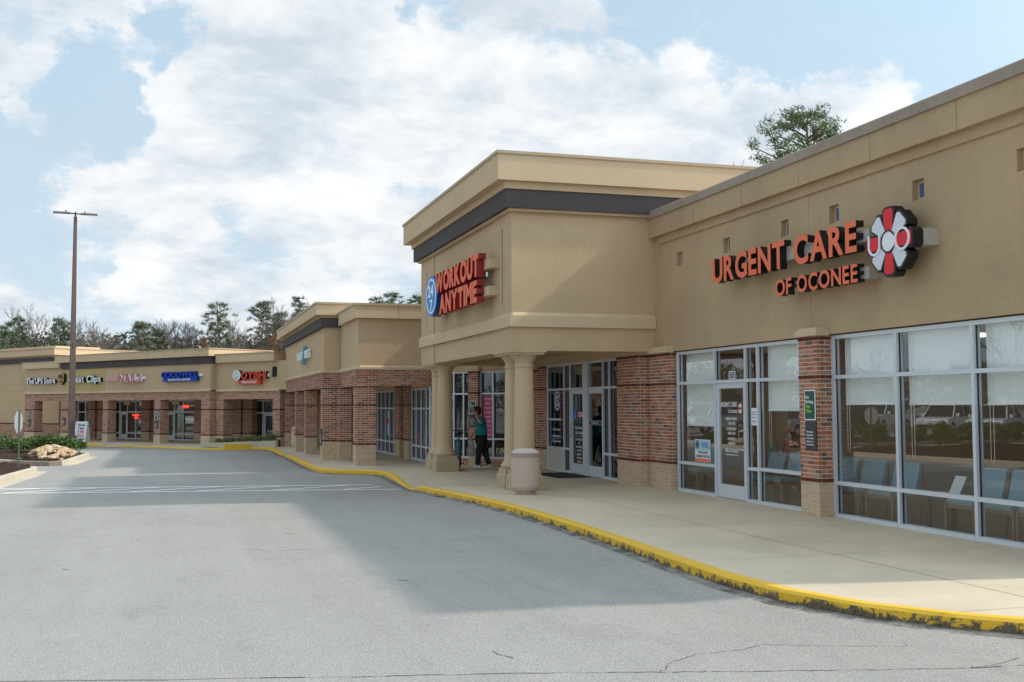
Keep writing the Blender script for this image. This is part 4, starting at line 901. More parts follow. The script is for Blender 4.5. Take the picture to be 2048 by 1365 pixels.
# ------------------------------------------------------------------ far left row of shops
E_ = thing('left_shop_row', 'far brick arcade shop row with four sign bands facing the lot', 'building', LF.p(-7.5, 1, .15), LF.rot)
w = MB(); w.box(LF, -15.2, -11.6, .02, 3.2, 2.55, 3.80); w.box(LF, -11.6, -8.05, .005, 3.2, 2.55, 3.72); w.build('wall', m_stucco, E_)
w = MB(); w.box(LF, -11.75, -8.02, -.012, .005, 2.62, 3.70); w.build('wall', m_patch, E_)
w = MB(); w.box(LF, -8.02, -3.81, 0, 3.2, 2.55, 3.72); w.box(LF, -3.80, 0, 0, 3.2, 2.55, 3.72); w.box(LF, -3.812, -3.798, .006, .1, 2.6, 3.7); w.build('wall', m_stucco, E_)
w = MB(); ledge(w, LF, -15.28, .03, 0, 2.5, 2.62, .09); w.build('ledge', m_stucco2, E_)
w = MB(); w.box(LF, -15.25, -.001, 0.001, .45, 2.14, 2.5); w.build('brick_beam', m_bricktex, E_, wm=LF.m)
w = MB(); w.box(LF, -15.2, -.02, .45, 3.0, 2.3, 2.549); w.build('soffit', m_stucco, E_)
for i, (a, c) in enumerate(zip([-11.75, -10.6, -9.4, -8.2, -7.0, -5.8, -4.6, -3.4, -2.2, -1.0], [-10.6, -9.4, -8.2, -7.0, -5.8, -4.6, -3.4, -2.2, -1.0, .02])):
    b = MB(); b.box(LF, a+.006, c-.006, -.07, 3.3, 3.72, 4.05); b.build('dark_band_panel', m_dark, E_)
for a, c in zip([-12.15, -10.9, -9.65, -8.35, -7.05, -5.7, -4.4, -3.1, -1.8, -.75], [-10.9, -9.65, -8.35, -7.05, -5.7, -4.4, -3.1, -1.8, -.75, .12]):
    b = MB(); b.box(LF, a+.006, c-.006, -.2, 3.4, 4.051, 4.37); b.build('parapet_panel', m_stucco2, E_)
b = MB(); b.box(LF, -12.2, .15, -.23, 3.43, 4.37, 4.41); b.box(LF, -12.1, .1, -.15, 3.35, 4.06, 4.37); b.build('coping', m_coping2, E_)
b = MB(); b.box(LF, -15.32, -11.85, -.15, 2.3, 3.81, 4.11); b.build('parapet_panel', m_stucco2, E_); b = MB(); b.box(LF, -15.36, -11.8, -.18, 2.33, 4.11, 4.15); b.build('coping', m_coping2, E_)
def lpier(u0, u1, v0=0, v1=.45, top=2.139):
    m = MB(); m.box(LF, u0, u1, v0, v1, .5, top); o = m.build('brick_pier', m_bricktex, E_, wm=LF.m)
    for z_ in (.55, 1.68): MB().box(LF, u0-.012, u1+.012, v0-.012, v1+.012, z_, z_+.05).build('band', m_brickd, o)
    m = MB(); m.box(LF, u0-.01, u1+.01, v0-.01, v1+.01, .1, .55); m.build('base', m_beigef, o)
for u0, u1 in ((-15.23, -14.31), (-11.86, -11.11), (-8.17, -7.75), (-4.05, -3.6), (-.62, -.02)): lpier(u0, u1)
for u0, u1 in ((-17.4, -16.7), (-13.9, -13.2), (-13.05+.1, -11.9), (-9.04, -8.4), (-4.8, -4.15), (-1.15, -.5)): lpier(u0, u1, 2.75, 3.3, 2.55)
lc1 = [(-15.21, -14.49, [.48, 1.56], 'win'), (-14.49, -13.78, [.48, 1.56], 'win'), (-13.78, -12.95, [.48, 1.56], 'win')]
lc2 = [(-11.94, -11.31, [.48, 1.56], 'win'), (-11.31, -10.65, [1.56], 'door'), (-10.65, -9.9, [.48, 1.56], 'win'), (-9.9, -9.04, [.48, 1.56], 'win')]
lc3 = [(-8.4, -7.34, [.48, 1.56], 'win')]
lc4 = [(-7.34, -6.65, [1.56], 'door'), (-6.65, -5.97, [.48, 1.56], 'win'), (-5.97, -4.8, [.48, 1.56], 'win')]
for c in (lc1, lc2, lc3, lc4):
    f_, dr, _ = storefront(E_, LF, c, .16, 2.15, 3.0, fwd=.07, dep=.1, mglass=m_glassd)
    for d_ in dr: door_leaf(E_, LF, d_, 3.0, 'R', mglass=m_glassd)
w = MB(); w.box(LF, -15.3, 0, 3.0, 3.2, 2.151, 2.56); w.build('wall', m_stucco, E_)
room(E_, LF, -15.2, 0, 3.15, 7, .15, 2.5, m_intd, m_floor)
b = MB(); b.box(LF, -15.2, 0, 3.4, 14, 0, 3.9); b.build('rear_block', m_stucco, E_)
m_neonb = mat('neon_blue', (.05, .3, .5), emit=(.08, .6, 1.0), estr=2.2); m_neonr = mat('neon_red', (.5, .02, .01), emit=(1, .04, .02), estr=2.6)
text_line(E_, LF, 'Open', -13.95, 1.74, .16, 2.99, m_neonb, off=.03, name='neon_open_sign')
text_line(E_, LF, 'Great Clips', -9.9, 1.36, .09, 2.99, m_neonr, off=.04, wmax=.62, name='neon_sign'); text_line(E_, LF, 'OPEN', -9.85, 1.22, .08, 2.99, m_neonr, off=.04, name='neon_sign')
text_line(E_, LF, 'Open', -5.75, 1.78, .14, 2.99, m_neonr, off=.03, wmax=.4, name='neon_sign')
for u, z in ((-14.45, .9),): board(E_, LF, u, u+.5, z, 1.45, 3.03, m_teal)
for q in range(4):
    board(E_, LF, -13.7, -13.2, 1.32-.16*q, 1.44-.16*q, 2.995, m_teal, name='poster_band'); board(E_, LF, -14.3+.0, -13.83, 1.32-.16*q, 1.44-.16*q, 2.995, m_teal, name='poster_band')
for fr_, u0, u1, v_ in ((LF, -8.3, -7.45, 2.99), (LF, -6.6, -6.02, 2.99)):
    q = MB(); q.box(fr_, u0, u0+.035, v_-.01, v_, .5, 1.5); q.box(fr_, u1-.035, u1, v_-.01, v_, .5, 1.5); q.box(fr_, u0+.035, u1-.035, v_-.01, v_, 1.465, 1.5); q.build('green_trim', mat('green_trim', (.10, .45, .12), .5), E_)
for a, s_ in ((-8.55, .4), (-4.65, .4)):
    b = MB(); b.box(LF, a, a+.5, 1.4, 1.46, 1.93, 2.13); b_ = b.build('blade_sign', m_stucco2, E_)
# grill house wing at the right end of the row
F_ = thing('hibachi_wing', 'recessed tan and brick wing carrying the red hibachi sign', 'building', LF.p(2, 1, .15), LF.rot)
w = MB(); w.box(LF, .001, 4.6, .31, 3.2, 2.52, 3.75); w.build('wall', m_stucco, F_)
w = MB(); ledge(w, LF, .04, 4.2, .31, 2.48, 2.6, .06); w.build('ledge', m_stucco2, F_)
w = MB(); w.box(LF, 0, 4.2, .31, .7, 2.14, 2.479); w.build('brick_beam', m_bricktex, F_, wm=LF.m)
for a, c in zip((.15, .95, 1.72, 3.06), (.95, 1.72, 3.06, 4.0)):
    b = MB(); b.box(LF, a+.006, c-.006, .14, 2.9, 3.75, 4.08); b.build('parapet_panel', m_stucco2, F_)
b = MB(); b.box(LF, .14, 4.05, .11, 2.95, 4.08, 4.13); b.box(LF, .16, 3.98, .2, 2.8, 3.76, 4.08); b.build('coping', m_coping2, F_)
def fpier(u0, u1, v0, v1):
    m = MB(); m.box(LF, u0, u1, v0, v1, .5, 2.139); o = m.build('brick_pier', m_bricktex, F_, wm=LF.m)
    for z_ in (.55, 1.68): MB().box(LF, u0-.012, u1+.012, v0-.012, v1+.012, z_, z_+.05).build('band', m_brickd, o)
    m = MB(); m.box(LF, u0-.01, u1+.01, v0-.01, v1+.01, .1, .55); m.build('base', m_beigef, o)
fpier(.001, .52, .31, .8); fpier(3.75, 4.2, .31, .8); fpier(-1.95, -1.3, 2.75, 3.3)
f_, dr, _ = storefront(F_, LF, [(-2.75, -2.45, [.48, 1.53], 'win'), (-2.45, -1.95, [.48, 1.53], 'win')], .16, 2.12, 3.0, fwd=.06, dep=.1, mglass=m_glassd)
f_, dr, _ = storefront(F_, LF, [(-1.25, -.03, [1.53], 'win'), (-.03, .83, [1.53], 'door')], .16, 2.12, 2.99, fwd=.06, dep=.1, mglass=m_glassd)
for d_ in dr: door_leaf(F_, LF, d_, 3.0, 'R', mglass=m_glassd)
f_, dr, _ = storefront(F_, LF, [(.9, 1.9, [.5, 1.53], 'win'), (1.9, 3.0, [.5, 1.53], 'win')], .16, 2.12, 2.99, fwd=.06, dep=.1, mglass=m_glassd)
w = MB(); w.box(LF, 0, 4.4, 2.99, 3.2, 2.121, 2.55); w.box(LF, 0.02, 4.2, .7, 3.0, 2.3, 2.5); w.build('soffit', m_stucco, F_)
room(F_, LF, 0.05, 4.2, 3.15, 6.5, .15, 2.4, m_intd, m_floor)
b = MB(); b.box(LF, 0, 6.6, 3.3, 12, 0, 3.8); b.build('rear_block', m_stucco, F_)
# tall store at the far left
H_ = thing('tall_store', 'taller tan store with dark band behind the shop row at far left', 'building', LF.p(-19, 3, 0), LF.rot)
w = MB()
for a, c in zip([-34, -28, -24, -20.6, -18.2], [-28, -24, -20.6, -18.2, -15.7]):
    w.box(LF, a+.006, c-.006, 2.2, 3.2, .95, 2.75); w.box(LF, a+.006, c-.006, 2.2, 3.2, 2.762, 3.09); w.box(LF, a+.006, c-.006, 2.2, 3.2, 3.102, 4.28)
w.box(LF, -34, -15.7, 2.225, 3.2, .95, 4.28); w.build('wall', m_stucco, H_)
w = MB(); w.box(LF, -34, -15.6, 2.19, 3.2, 0, .90); w.build('brick_base', m_bricktex, H_, wm=LF.m); w = MB(); w.box(LF, -34, -15.6, 2.17, 3.2, .901, .949); w.build('band', m_brickd, H_)
for a, c in zip([-34, -30, -26, -22, -18.9], [-30, -26, -22, -18.9, -16.15]):
    b = MB(); b.box(LF, a+.006, c-.006, 2.1, 8, 4.281, 4.56); b.build('dark_band_panel', m_dark, H_); b = MB(); b.box(LF, a+.3+.006, c+.3-.006, 1.95, 9, 4.66, 5.0); b.build('parapet_panel', m_stucco2, H_)
b = MB(); b.box(LF, -34, -16.2, 2.15, 8, 4.561, 4.66); b.build('frieze', m_stucco, H_)
b = MB(); b.box(LF, -33.8, -15.82, 1.9, 16, 5.0, 5.05); b.box(LF, -33.7, -15.9, 2.05, 15.9, 4.67, 5.0); b.build('coping', m_coping2, H_); b = MB(); b.box(LF, -34, -15.72, 3.2, 16, 0, 4.6); b.build('rear_block', m_stucco, H_)
b = MB(); b.box(LF, -34, -22.6, 6, 9, 5.0, 5.55); b.build('roof_screen', m_stucco2, H_)

# ------------------------------------------------------------------ shop signs
def sign(name, label, fr, u, z, v, cat='sign'): return thing(name, label, cat, fr.p(u, v, z), fr.rot)
m_box = lambda t, fr, *a, m=m_race, n='raceway': MB().box(fr, *a).build(n, m, t)
s1 = sign('shop_sign', 'red channel letter urgent care sign on the nearest tan wall', G, -15.4, 3.5, 9.3)
letters(s1, G, 'URGENT', -17.55, -15.13, 3.985, 4.425, 9.13, .13, [m_coral, m_blk], off=.030, gap=.085)
letters(s1, G, 'CARE', -14.86, -13.22, 3.985, 4.425, 9.13, .13, [m_coral, m_blk], off=.030, gap=.08)
letters(s1, G, 'OF', -15.44, -14.96, 3.555, 3.815, 9.14, .12, [m_coral, m_blk], off=.022, gap=.1)
letters(s1, G, 'OCONEE', -14.80, -13.23, 3.555, 3.815, 9.14, .12, [m_coral, m_blk], off=.022, gap=.11)
m_box(s1, G, -17.3, -13.1, 9.255, 9.468, 4.12, 4.30); m_box(s1, G, -15.3, -13.12, 9.255, 9.468, 3.60, 3.77)
q = MB(); q.box(G, -13.0995, -13.097, 9.32, 9.36, 4.14, 4.17); q.build('label', m_txt, s1)
s2 = sign('emblem_sign', 'flower shaped red white and black clinic emblem beside the urgent care letters', G, -12.43, 3.55, 9.3)
cx, cz = -12.45, 4.01
def petal(ang, l0, l1, w0, w1, ch=.05):
    a = R(ang); pts = [(-w0, l0), (-w1, l1-ch), (-w1+ch, l1), (w1-ch, l1), (w1, l1-ch), (w0, l0)]
    return [(cx+x*math.cos(a)+y*math.sin(a), cz-x*math.sin(a)+y*math.cos(a)) for x, y in pts][::-1]
q = MB()
for i in range(8):
    L_ = .47 if i % 4 == 0 else (.455 if i % 2 else .50)
    plate(q, G, petal(45*i, .05, L_, .09, .138 if i % 2 == 0 else .152, .05), 9.10+.0004*i, 9.26-.0004*i)
q.build('backing', m_blk, s2)
for i in range(8):
    L_ = .44 if i % 4 == 0 else (.425 if i % 2 else .47)
    q = MB(); plate(q, G, petal(45*i, .10, L_, .07 if i % 2 == 0 else .035, .105 if i % 2 == 0 else .122, .04), 9.092, 9.10); q.build('petal', mat('petal_red', (.76, .05, .06), .6, 0, .2) if i % 2 == 0 else mat('petal_white', (.68, .74, .80), .35), s2)
q = MB(); disc(q, G, cx, cz, .135, .135, 9.086, 9.092); q.build('centre_disc', m_wht, s2)
q = MB(); ring(q, G, cx, cz, .155, .155, .022, 9.080, 9.09, 35, 325); q.build('letter', m_blk, s2)
q = MB(); ring(q, G, cx+.30, cz+.0, .155, .155, .032, 9.076, 9.09); q.build('letter', m_wht, s2)
q = MB(); ring(q, G, cx-.30, cz-.03, .135, .13, .032, 9.076, 9.09, 180, 360, 16); q.box(G, cx-.435, cx-.403, 9.076, 9.09, cz-.03, cz+.13); q.box(G, cx-.197, cx-.165, 9.076, 9.09, cz-.03, cz+.13); q.build('letter', m_wht, s2)
m_box(s2, G, -13.0, -11.9, 9.26, 9.468, 3.90, 4.12)
s3 = sign('shop_sign', 'red block letter gym sign with blue round badge on the portico front', G, -24, 4.0, 6.2)
letters(s3, G, 'WORKOUT', -25.82, -21.9, 4.53, 5.01, 6.0, .17, [m_coral, m_redside], off=.050, gap=.045)
letters(s3, G, 'ANYTIME', -25.42, -22.03, 4.0, 4.46, 6.0, .17, [m_coral, m_redside], off=.050, gap=.045)
m_box(s3, G, -25.6, -21.65, 6.17, 6.37, 4.68, 4.87, m=m_stucco2); m_box(s3, G, -25.3, -21.7, 6.17, 6.37, 4.12, 4.31, m=m_stucco2)
q = MB(); disc(q, G, -26.28, 4.52, .62, .50, 6.0, 6.22, 40, 0, 1); q.build('badge', [mat('badge_blue', (.06, .30, .72), .6, 0, .2), m_blued], s3)
q = MB(); ring(q, G, -26.28, 4.52, .53, .435, .05, 5.992, 6.0, n=36); q.build('badge_ring', m_wht, s3)
letters(s3, G, '24', -26.62, -26.02, 4.50, 4.80, 5.99, .008, [m_wht, m_wht], off=.03, gap=.03); letters(s3, G, '7', -26.38, -26.12, 4.16, 4.44, 5.99, .008, [m_wht, m_wht], off=.03)
q = MB(); ring(q, G, -21.62, 4.53, .05, .05, .015, 6.1, 6.12); q.build('registered_mark', m_wht, s3)
s4 = sign('shop_sign', 'small white letter sign with light blue figure on the arcade building', G, -39.2, 3.4, 4.4)
m_box(s4, G, -41.3, -39.5, 4.44, 4.458, 3.47, 3.79, m=m_stucco2, n='backplate')
letters(s4, G, 'FLEET', -41.28, -39.55, 3.50, 3.77, 4.33, .10, [m_wht, m_wht], off=.035, gap=.06); letters(s4, G, 'FEET', -38.95, -37.62, 3.50, 3.77, 4.33, .10, [m_wht, m_wht], off=.035, gap=.06)
q = MB(); plate(q, G, [(-39.4, 3.3), (-39.25, 3.28), (-39.1, 3.55), (-38.95, 3.95), (-39.15, 3.93), (-39.3, 3.65)], 4.30, 4.42); q.build('figure', mat('figure_pale_blue', (.16, .42, .58), .4), s4)
s5 = sign('shop_sign', 'white mail store letters with brown and gold shield on the shop row', LF, -13, 3, 0)
letters(s5, LF, 'The', -14.86, -14.15, 3.03, 3.32, -.16, .12, [m_wht, m_blk], off=.03, gap=.05)
letters(s5, LF, 'UPS', -14.02, -13.30, 3.03, 3.32, -.16, .12, [m_wht, m_blk], off=.03, gap=.05)
letters(s5, LF, 'Store', -13.17, -12.16, 3.03, 3.32, -.16, .12, [m_wht, m_blk], off=.03, gap=.05)
q = MB(); sh = [(-11.9, 3.45), (-11.9, 3.17), (-11.8, 3.05), (-11.62, 2.95), (-11.44, 3.05), (-11.34, 3.17), (-11.34, 3.45), (-11.48, 3.52), (-11.62, 3.54), (-11.76, 3.52)]
plate(q, LF, sh, -.17, 0, 0, 1); q.build('shield', [m_gold, m_blk], s5)
q = MB(); plate(q, LF, [(-11.62+(x+11.62)*.82, 3.25+(z-3.25)*.82) for x, z in sh], -.178, -.17); q.build('shield_panel', m_umber, s5)
letters(s5, LF, 'ups', -11.82, -11.42, 3.15, 3.32, -.19, .01, [m_gold, m_gold], off=.02)
s6 = sign('shop_sign', 'white hair salon letters on the olive tan panel behind the lamp pole', LF, -9.5, 3, 0)
letters(s6, LF, 'Great', -10.92, -9.58, 3.04, 3.36, -.16, .13, [m_wht, m_blk], off=.018, gap=.05); letters(s6, LF, 'Clips', -9.35, -8.14, 3.04, 3.36, -.16, .13, [m_wht, m_blk], off=.018, gap=.06)
q = MB(); q.box(LF, -8.05, -7.96, -.05, 0, 3.14, 3.17); q.build('bracket', m_wht, s6)
s7 = sign('shop_sign', 'small and large red nail salon letters on the shop row', LF, -6.3, 3, 0)
letters(s7, LF, 'SUNNY', -7.82, -6.78, 3.05, 3.22, -.14, .08, [m_red, m_wht], off=.0, gap=.07)
letters(s7, LF, 'NAILS', -6.64, -4.88, 2.98, 3.38, -.17, .12, [mat('nail_red', (.55, .07, .07), .4), m_wht], off=.03, gap=.10, serif=True)
m_box(s7, LF, -6.6, -4.72, -.05, -.001, 3.12, 3.24, m=m_wht)
s8 = sign('shop_sign', 'royal blue donation center sign on the shop row', LF, -2, 3, 0)
letters(s8, LF, 'GOODWILL', -3.33, -.72, 3.13, 3.40, -.18, .15, [m_royal, m_blued], off=.045, gap=.04)
m_box(s8, LF, -3.2, -.75, -.17, -.001, 2.965, 3.12, m=m_royal, n='blue_box'); text_line(s8, LF, 'DONATION CENTER', -1.98, 2.99, .10, -.182, m_txt, wmax=2.3, off=.02, sx=1.25); m_box(s8, LF, -.66, -.5, -.1, -.001, 3.18, 3.30, m=m_wht)
s9 = sign('shop_sign', 'red hibachi and sushi sign with white round face emblem', LF, 2.4, 2.8, .3)
letters(s9, LF, 'OYISHI', 1.92, 3.52, 3.0, 3.31, .12, .14, [m_red, m_blk], off=.045, gap=.045)
m_box(s9, LF, 1.72, 3.12, .14, .30, 2.78, 2.96, m=m_red, n='red_box'); text_line(s9, LF, 'Hibachi & Sushi', 2.42, 2.82, .11, .128, m_txt, wmax=1.3, off=.015)
q = MB(); disc(q, LF, 1.62, 3.17, .26, .22, .12, .28, 28, 0, 1); q.build('round_face', [m_wht, m_blk], s9)
q = MB()
for a_, b_ in (((1.47, 3.25), (1.60, 3.19)), ((1.77, 3.25), (1.64, 3.19)), ((1.50, 3.12), (1.58, 3.02)), ((1.74, 3.12), (1.66, 3.02)), ((1.57, 3.10), (1.67, 3.10)), ((1.46, 3.18), (1.52, 3.10)), ((1.78, 3.18), (1.72, 3.10)), ((1.60, 3.33), (1.58, 3.25)), ((1.64, 3.33), (1.66, 3.25))):
    d_ = Vector((b_[0]-a_[0], b_[1]-a_[1])).normalized(); n_ = Vector((-d_.y, d_.x))*.009
    plate(q, LF, [(a_[0]-n_.x, a_[1]-n_.y), (b_[0]-n_.x, b_[1]-n_.y), (b_[0]+n_.x, b_[1]+n_.y), (a_[0]+n_.x, a_[1]+n_.y)], .112, .119)
q.build('face_lines', m_blk, s9)
q = MB(); disc(q, LF, 1.53, 3.03, .03, .03, .111, .119, 12); q.build('red_dot', m_red, s9)
m_box(s9, LF, 3.54, 3.62, .2, .309, 3.08, 3.22, m=m_wht)
post_sign(LF, -14.75, -.03, 1.22, 'small green sign over grey plate on the far left brick pier of the row', s=.8)
post_sign(LF, -11.5, -.03, 1.30, 'grey rules plate on the brick pier just left of the lamp pole', s=.8, dark=True)
post_sign(LF, -3.85, -.03, 1.22, 'small green sign over grey plate on the pier below the blue sign', s=.8)
# floodlight at the inner corner
t = thing('wall_lamp', 'black box floodlight fixed at the corner between arcade and hibachi wing', 'lamp', (4.28, 47.25, 3.2))
m = MB(); m.box(G, -47.2, -46.95, 3.92, 4.22, 3.08, 3.5); m.box(G, -47.22, -46.93, 3.90, 4.24, 3.32, 3.36); m.build('housing', m_black, t); m = MB(); m.tube([(4.2, 47.1, 3.28), (4.47, 47.1, 3.28)], .03); m.build('bracket', m_black, t)

# ------------------------------------------------------------------ site furniture
def aggregate(t, b):
    v = N(t, 'ShaderNodeTexVoronoi'); v.inputs['Scale'].default_value = 140; t.links.new(gpos(t), v.inputs['Vector']); s = N(t, 'ShaderNodeSeparateColor'); t.links.new(v.outputs['Color'], s.inputs[0])
    c = ramp(t, s.outputs[0], [(0, (.50, .38, .30)), (.5, (.57, .44, .36)), (.9, (.66, .54, .45))]); n = noise(t, gpos(t), 5, 5, .6)
    zz = N(t, 'ShaderNodeSeparateXYZ'); t.links.new(gpos(t), zz.inputs[0]); dirt = math_n(t, 'MULTIPLY', ramp(t, zz.outputs[2], [(.17, .65), (.33, 0)]), n)  # mottled darker brown towards the bottom of the body
    t.links.new(mixc(t, dirt, c, (.14, .09, .05)), b.inputs['Base Color']); bump(t, b, v.outputs['Distance'], .3, .003)
m_agg = mat('exposed_aggregate', rough=.85, build=aggregate); m_lid = mat('pale_aggregate_lid', rough=.8, build=grain((.60, .53, .46), .25, 60, streak=False, bs=.2))
def trash(x, y, label):
    t = thing('litter_bin', label, 'litter bin', (x, y, .15))
    m = MB(); m.lathe((x, y), [(.19, .15), (.195, .175), (.175, .19), (.20, .205), (.24, .24), (.262, .29), (.268, .34), (.272, .88)], 36); m.build('body', m_agg, t)
    m = MB(); m.lathe((x, y), [(.283, .865), (.285, .93), (.268, .945)], 36); m.build('rim', mat('rim_tan', (.36, .26, .20), .8), t)
    m = MB(); m.lathe((x, y), [(.275, .94), (.262, .952), (.235, .975), (.19, 1.005), (.12, 1.018), (.03, 1.02)], 36); m.build('lid', m_lid, t)
    return t
T0 = trash(6.42, 20.05, 'pink aggregate concrete litter bin with pale lid in front of the near columns')
dup(T0, Matrix.Translation((4.75, 44.6, .15)))['label'] = 'distant concrete litter bin between the arcade piers'
p_ = LF.p(-11.2, 1.1, .15); dup(T0, Matrix.Translation(p_))['label'] = 'concrete litter bin partly hidden behind the sandwich board'
t = MB(); t.box(G, -26.0, -24.1, 8.5, 9.36, .151, .163); o = t.build('door_mat', mat('black_rubber_mat', (.018, .018, .02), .9), None, wm=Matrix.Translation((8.9, 25, .151))); tag(o, 'flat black mat in front of the gym double doors', 'doormat')
# sandwich boards
def aboard(fr, u, v, label, name='sandwich_board', lean=False):
    t = thing(name, label, 'sandwich board', fr.p(u, v, .15), fr.rot)
    for s_ in (-1, 1):
        m = MB(); P = []
        for z, dv in ((.0, .26*s_), (.98, .03*s_)):
            P += [fr.p(u+x, v+dv+th, .15+z) for x, th in ((-.3, 0), (.3, 0), (.3, .02), (-.3, .02))]
        m.add(P, [(3, 2, 1, 0), (4, 5, 6, 7), (0, 1, 5, 4), (1, 2, 6, 5), (2, 3, 7, 6), (3, 0, 4, 7)]); m.build('panel', m_white, t)
    return t
# board turned so that its face looks at the lot and its side shows
SB = Fr(*LF.p(-9.35, -.35, 0)[:2], -22)
t = aboard(SB, 0, 0, 'white sandwich board with salon offer standing by the far kerb')
tl = Fr(0, 0, 0)
def tilt(fr, u, v, z): return fr
class Tilt(Fr):
    def __init__(s, fr, u, v): s.fr = fr; s.u = u; s.v = v; s.rot = fr.rot
    def p(s, u, v, z): return s.fr.p(s.u+u, s.v-.26+z*.235+v, .15+z)
TF = Tilt(SB, 0, 0); pn = t.children[0]
for t_, z_, h_, mm in (('Great', .76, .11, m_navy), ('Clips', .60, .11, m_navy), ('7.99', .40, .14, m_red), ('SALE', .24, .12, m_red)): text_line(pn, TF, t_, 0, z_, h_, -.008, mm, wmax=.5, off=.03)
q = MB(); q.box(TF, -.25, .25, -.008, -.004, .1, .14); q.box(TF, -.25, .25, -.008, -.004, .17, .19); q.build('printed_bar', m_navy, pn)
o = MB(); 
P = [(4.50, 43.75, .15), (4.52, 43.15, .15), (4.78, 43.2, 1.0), (4.76, 43.8, 1.0)]; P2 = [(a+.03, b, c) for a, b, c in P]
o.add(P+P2, [(0, 1, 2, 3), (7, 6, 5, 4), (0, 4, 5, 1), (1, 5, 6, 2), (2, 6, 7, 3), (3, 7, 4, 0)]); o = o.build('leaning_board', m_white, None, wm=Matrix.Translation((4.6, 43.5, .15))); tag(o, 'white board leaning against the far arcade pier', 'board')
# lamp pole
px_, py_ = -4.40, 53.0
t = thing('lamp_pole', 'tall brown lot lamp pole with two flat heads rising behind the shrubs', 'lamp post', (px_, py_, .1))
m = MB(); m.lathe((px_, py_), [(.21, 0), (.21, .42), (.20, .45)], 20); m.build('footing', m_curbc, t)
m = MB(); m.box(Fr(px_, py_, 20), -.19, .19, -.19, .19, .45, .56); m.build('base_cover', m_brown, t)
m = MB(); f = Fr(px_, py_, 20); n_ = 4; rb, rt = .125, .06; zt = 10.45
P = [f.p(x*r_, y*r_, z) for r_, z in ((rb, .56), (rt, zt)) for x, y in ((-1, -1), (1, -1), (1, 1), (-1, 1))]
m.add(P, [(3, 2, 1, 0), (4, 5, 6, 7), (0, 1, 5, 4), (1, 2, 6, 5), (2, 3, 7, 6), (3, 0, 4, 7)]); m.box(f, -.11, .11, -.145, -.1, .9, 1.25); m.box(f, -.04, .16, -.12, -.06, 4.5, 4.7); m.build('pole', m_brown, t)
m = MB(); m.tube([(px_, py_, zt), (px_, py_, zt+.22)], .035); m.tube([(px_-.3, py_, zt+.15), (px_+.3, py_, zt+.12)], .03); m.build('bracket', m_black, t)
for s_ in (-1, 1):
    m = MB(); c = (px_+s_*.58, py_-.02, zt+.14-.03*s_*.5); fx = Fr(c[0], c[1], 4)
    m.prism(fx, [(-.36, -.10), (.36, -.10), (.36, .12), (-.36, .12)], c[2]-.035, c[2]+.035); m.tube([(c[0]-s_*.18, c[1], c[2]+.03), (c[0]-s_*.18, c[1], c[2]+.13)], .03); h_ = m.build('lamp_head', mat('lamp_head_grey', (.16, .15, .15), .5), t)
    m = MB(); m.box(fx, (-.33 if s_ < 0 else -.05), (.05 if s_ < 0 else .33), -.08, .1, c[2]-.045, c[2]-.035); m.build('lens', mat('lamp_lens', (.65, .60, .50), .3), h_)
# stop sign seen from behind
sx_, sy_ = -4.10, 33.05
t = thing('stop_sign', 'back of an octagonal sign on a thin green steel post in the left planting bed', 'road sign', (sx_, sy_, .15))
m = MB(); sf = Fr(sx_, sy_, 77)
m.box(sf, -.03, .03, -.012, .0, .1, 1.78); m.box(sf, -.03, -.018, -.03, -.012, .1, 1.78); m.box(sf, .018, .03, -.03, -.012, .1, 1.78); m.build('post', mat('green_steel_post', (.16, .19, .12), .5), t)
m = MB(); pts = [(.325*math.cos(R(22.5+45*i)), 1.425+.325*math.sin(R(22.5+45*i))) for i in range(8)]; plate(m, sf, pts, .004, .012, 0, 0); m.build('sign_back', mat('bare_aluminium_sheet', (.45, .47, .48), .5, .3), t)
m = MB(); plate(m, sf, pts, .0125, .014, 0, 0); m.build('sign_face', m_red, t)

# ------------------------------------------------------------------ plants and rocks
def leaf_blob(m, c, r3, n, size, mi=0, squash=1.0, shell=.55):
    V = []; 
    d = rng.normal(size=(n, 3)); d /= np.linalg.norm(d, axis=1)[:, None]; d[:, 2] = np.where(d[:, 2] < -.35, -d[:, 2], d[:, 2])
    rad = rng.uniform(shell, 1.0, n)**.6
    lump = 1+.16*np.sin(d[:, 0]*7+c[0]*3)*np.cos(d[:, 1]*6+c[1]*5)+.10*np.sin(d[:, 2]*11+c[0])
    P = np.array(c)+d*np.array(r3)*(rad*lump)[:, None]
    a = rng.normal(size=(n, 3)); a /= np.linalg.norm(a, axis=1)[:, None]; b = np.cross(a, rng.normal(size=(n, 3))); b /= np.linalg.norm(b, axis=1)[:, None]
    s = size*rng.uniform(.6, 1.3, n)[:, None]
    q = np.stack([P-a*s*.5, P+b*s*.32, P+a*s*.5, P-b*s*.32], 1).reshape(-1, 3)
    base = len(m.v); m.v += [tuple(x) for x in q]; m.f += [(base+4*i, base+4*i+1, base+4*i+2, base+4*i+3) for i in range(n)]; m.m += [mi]*n; m.sm += [False]*n
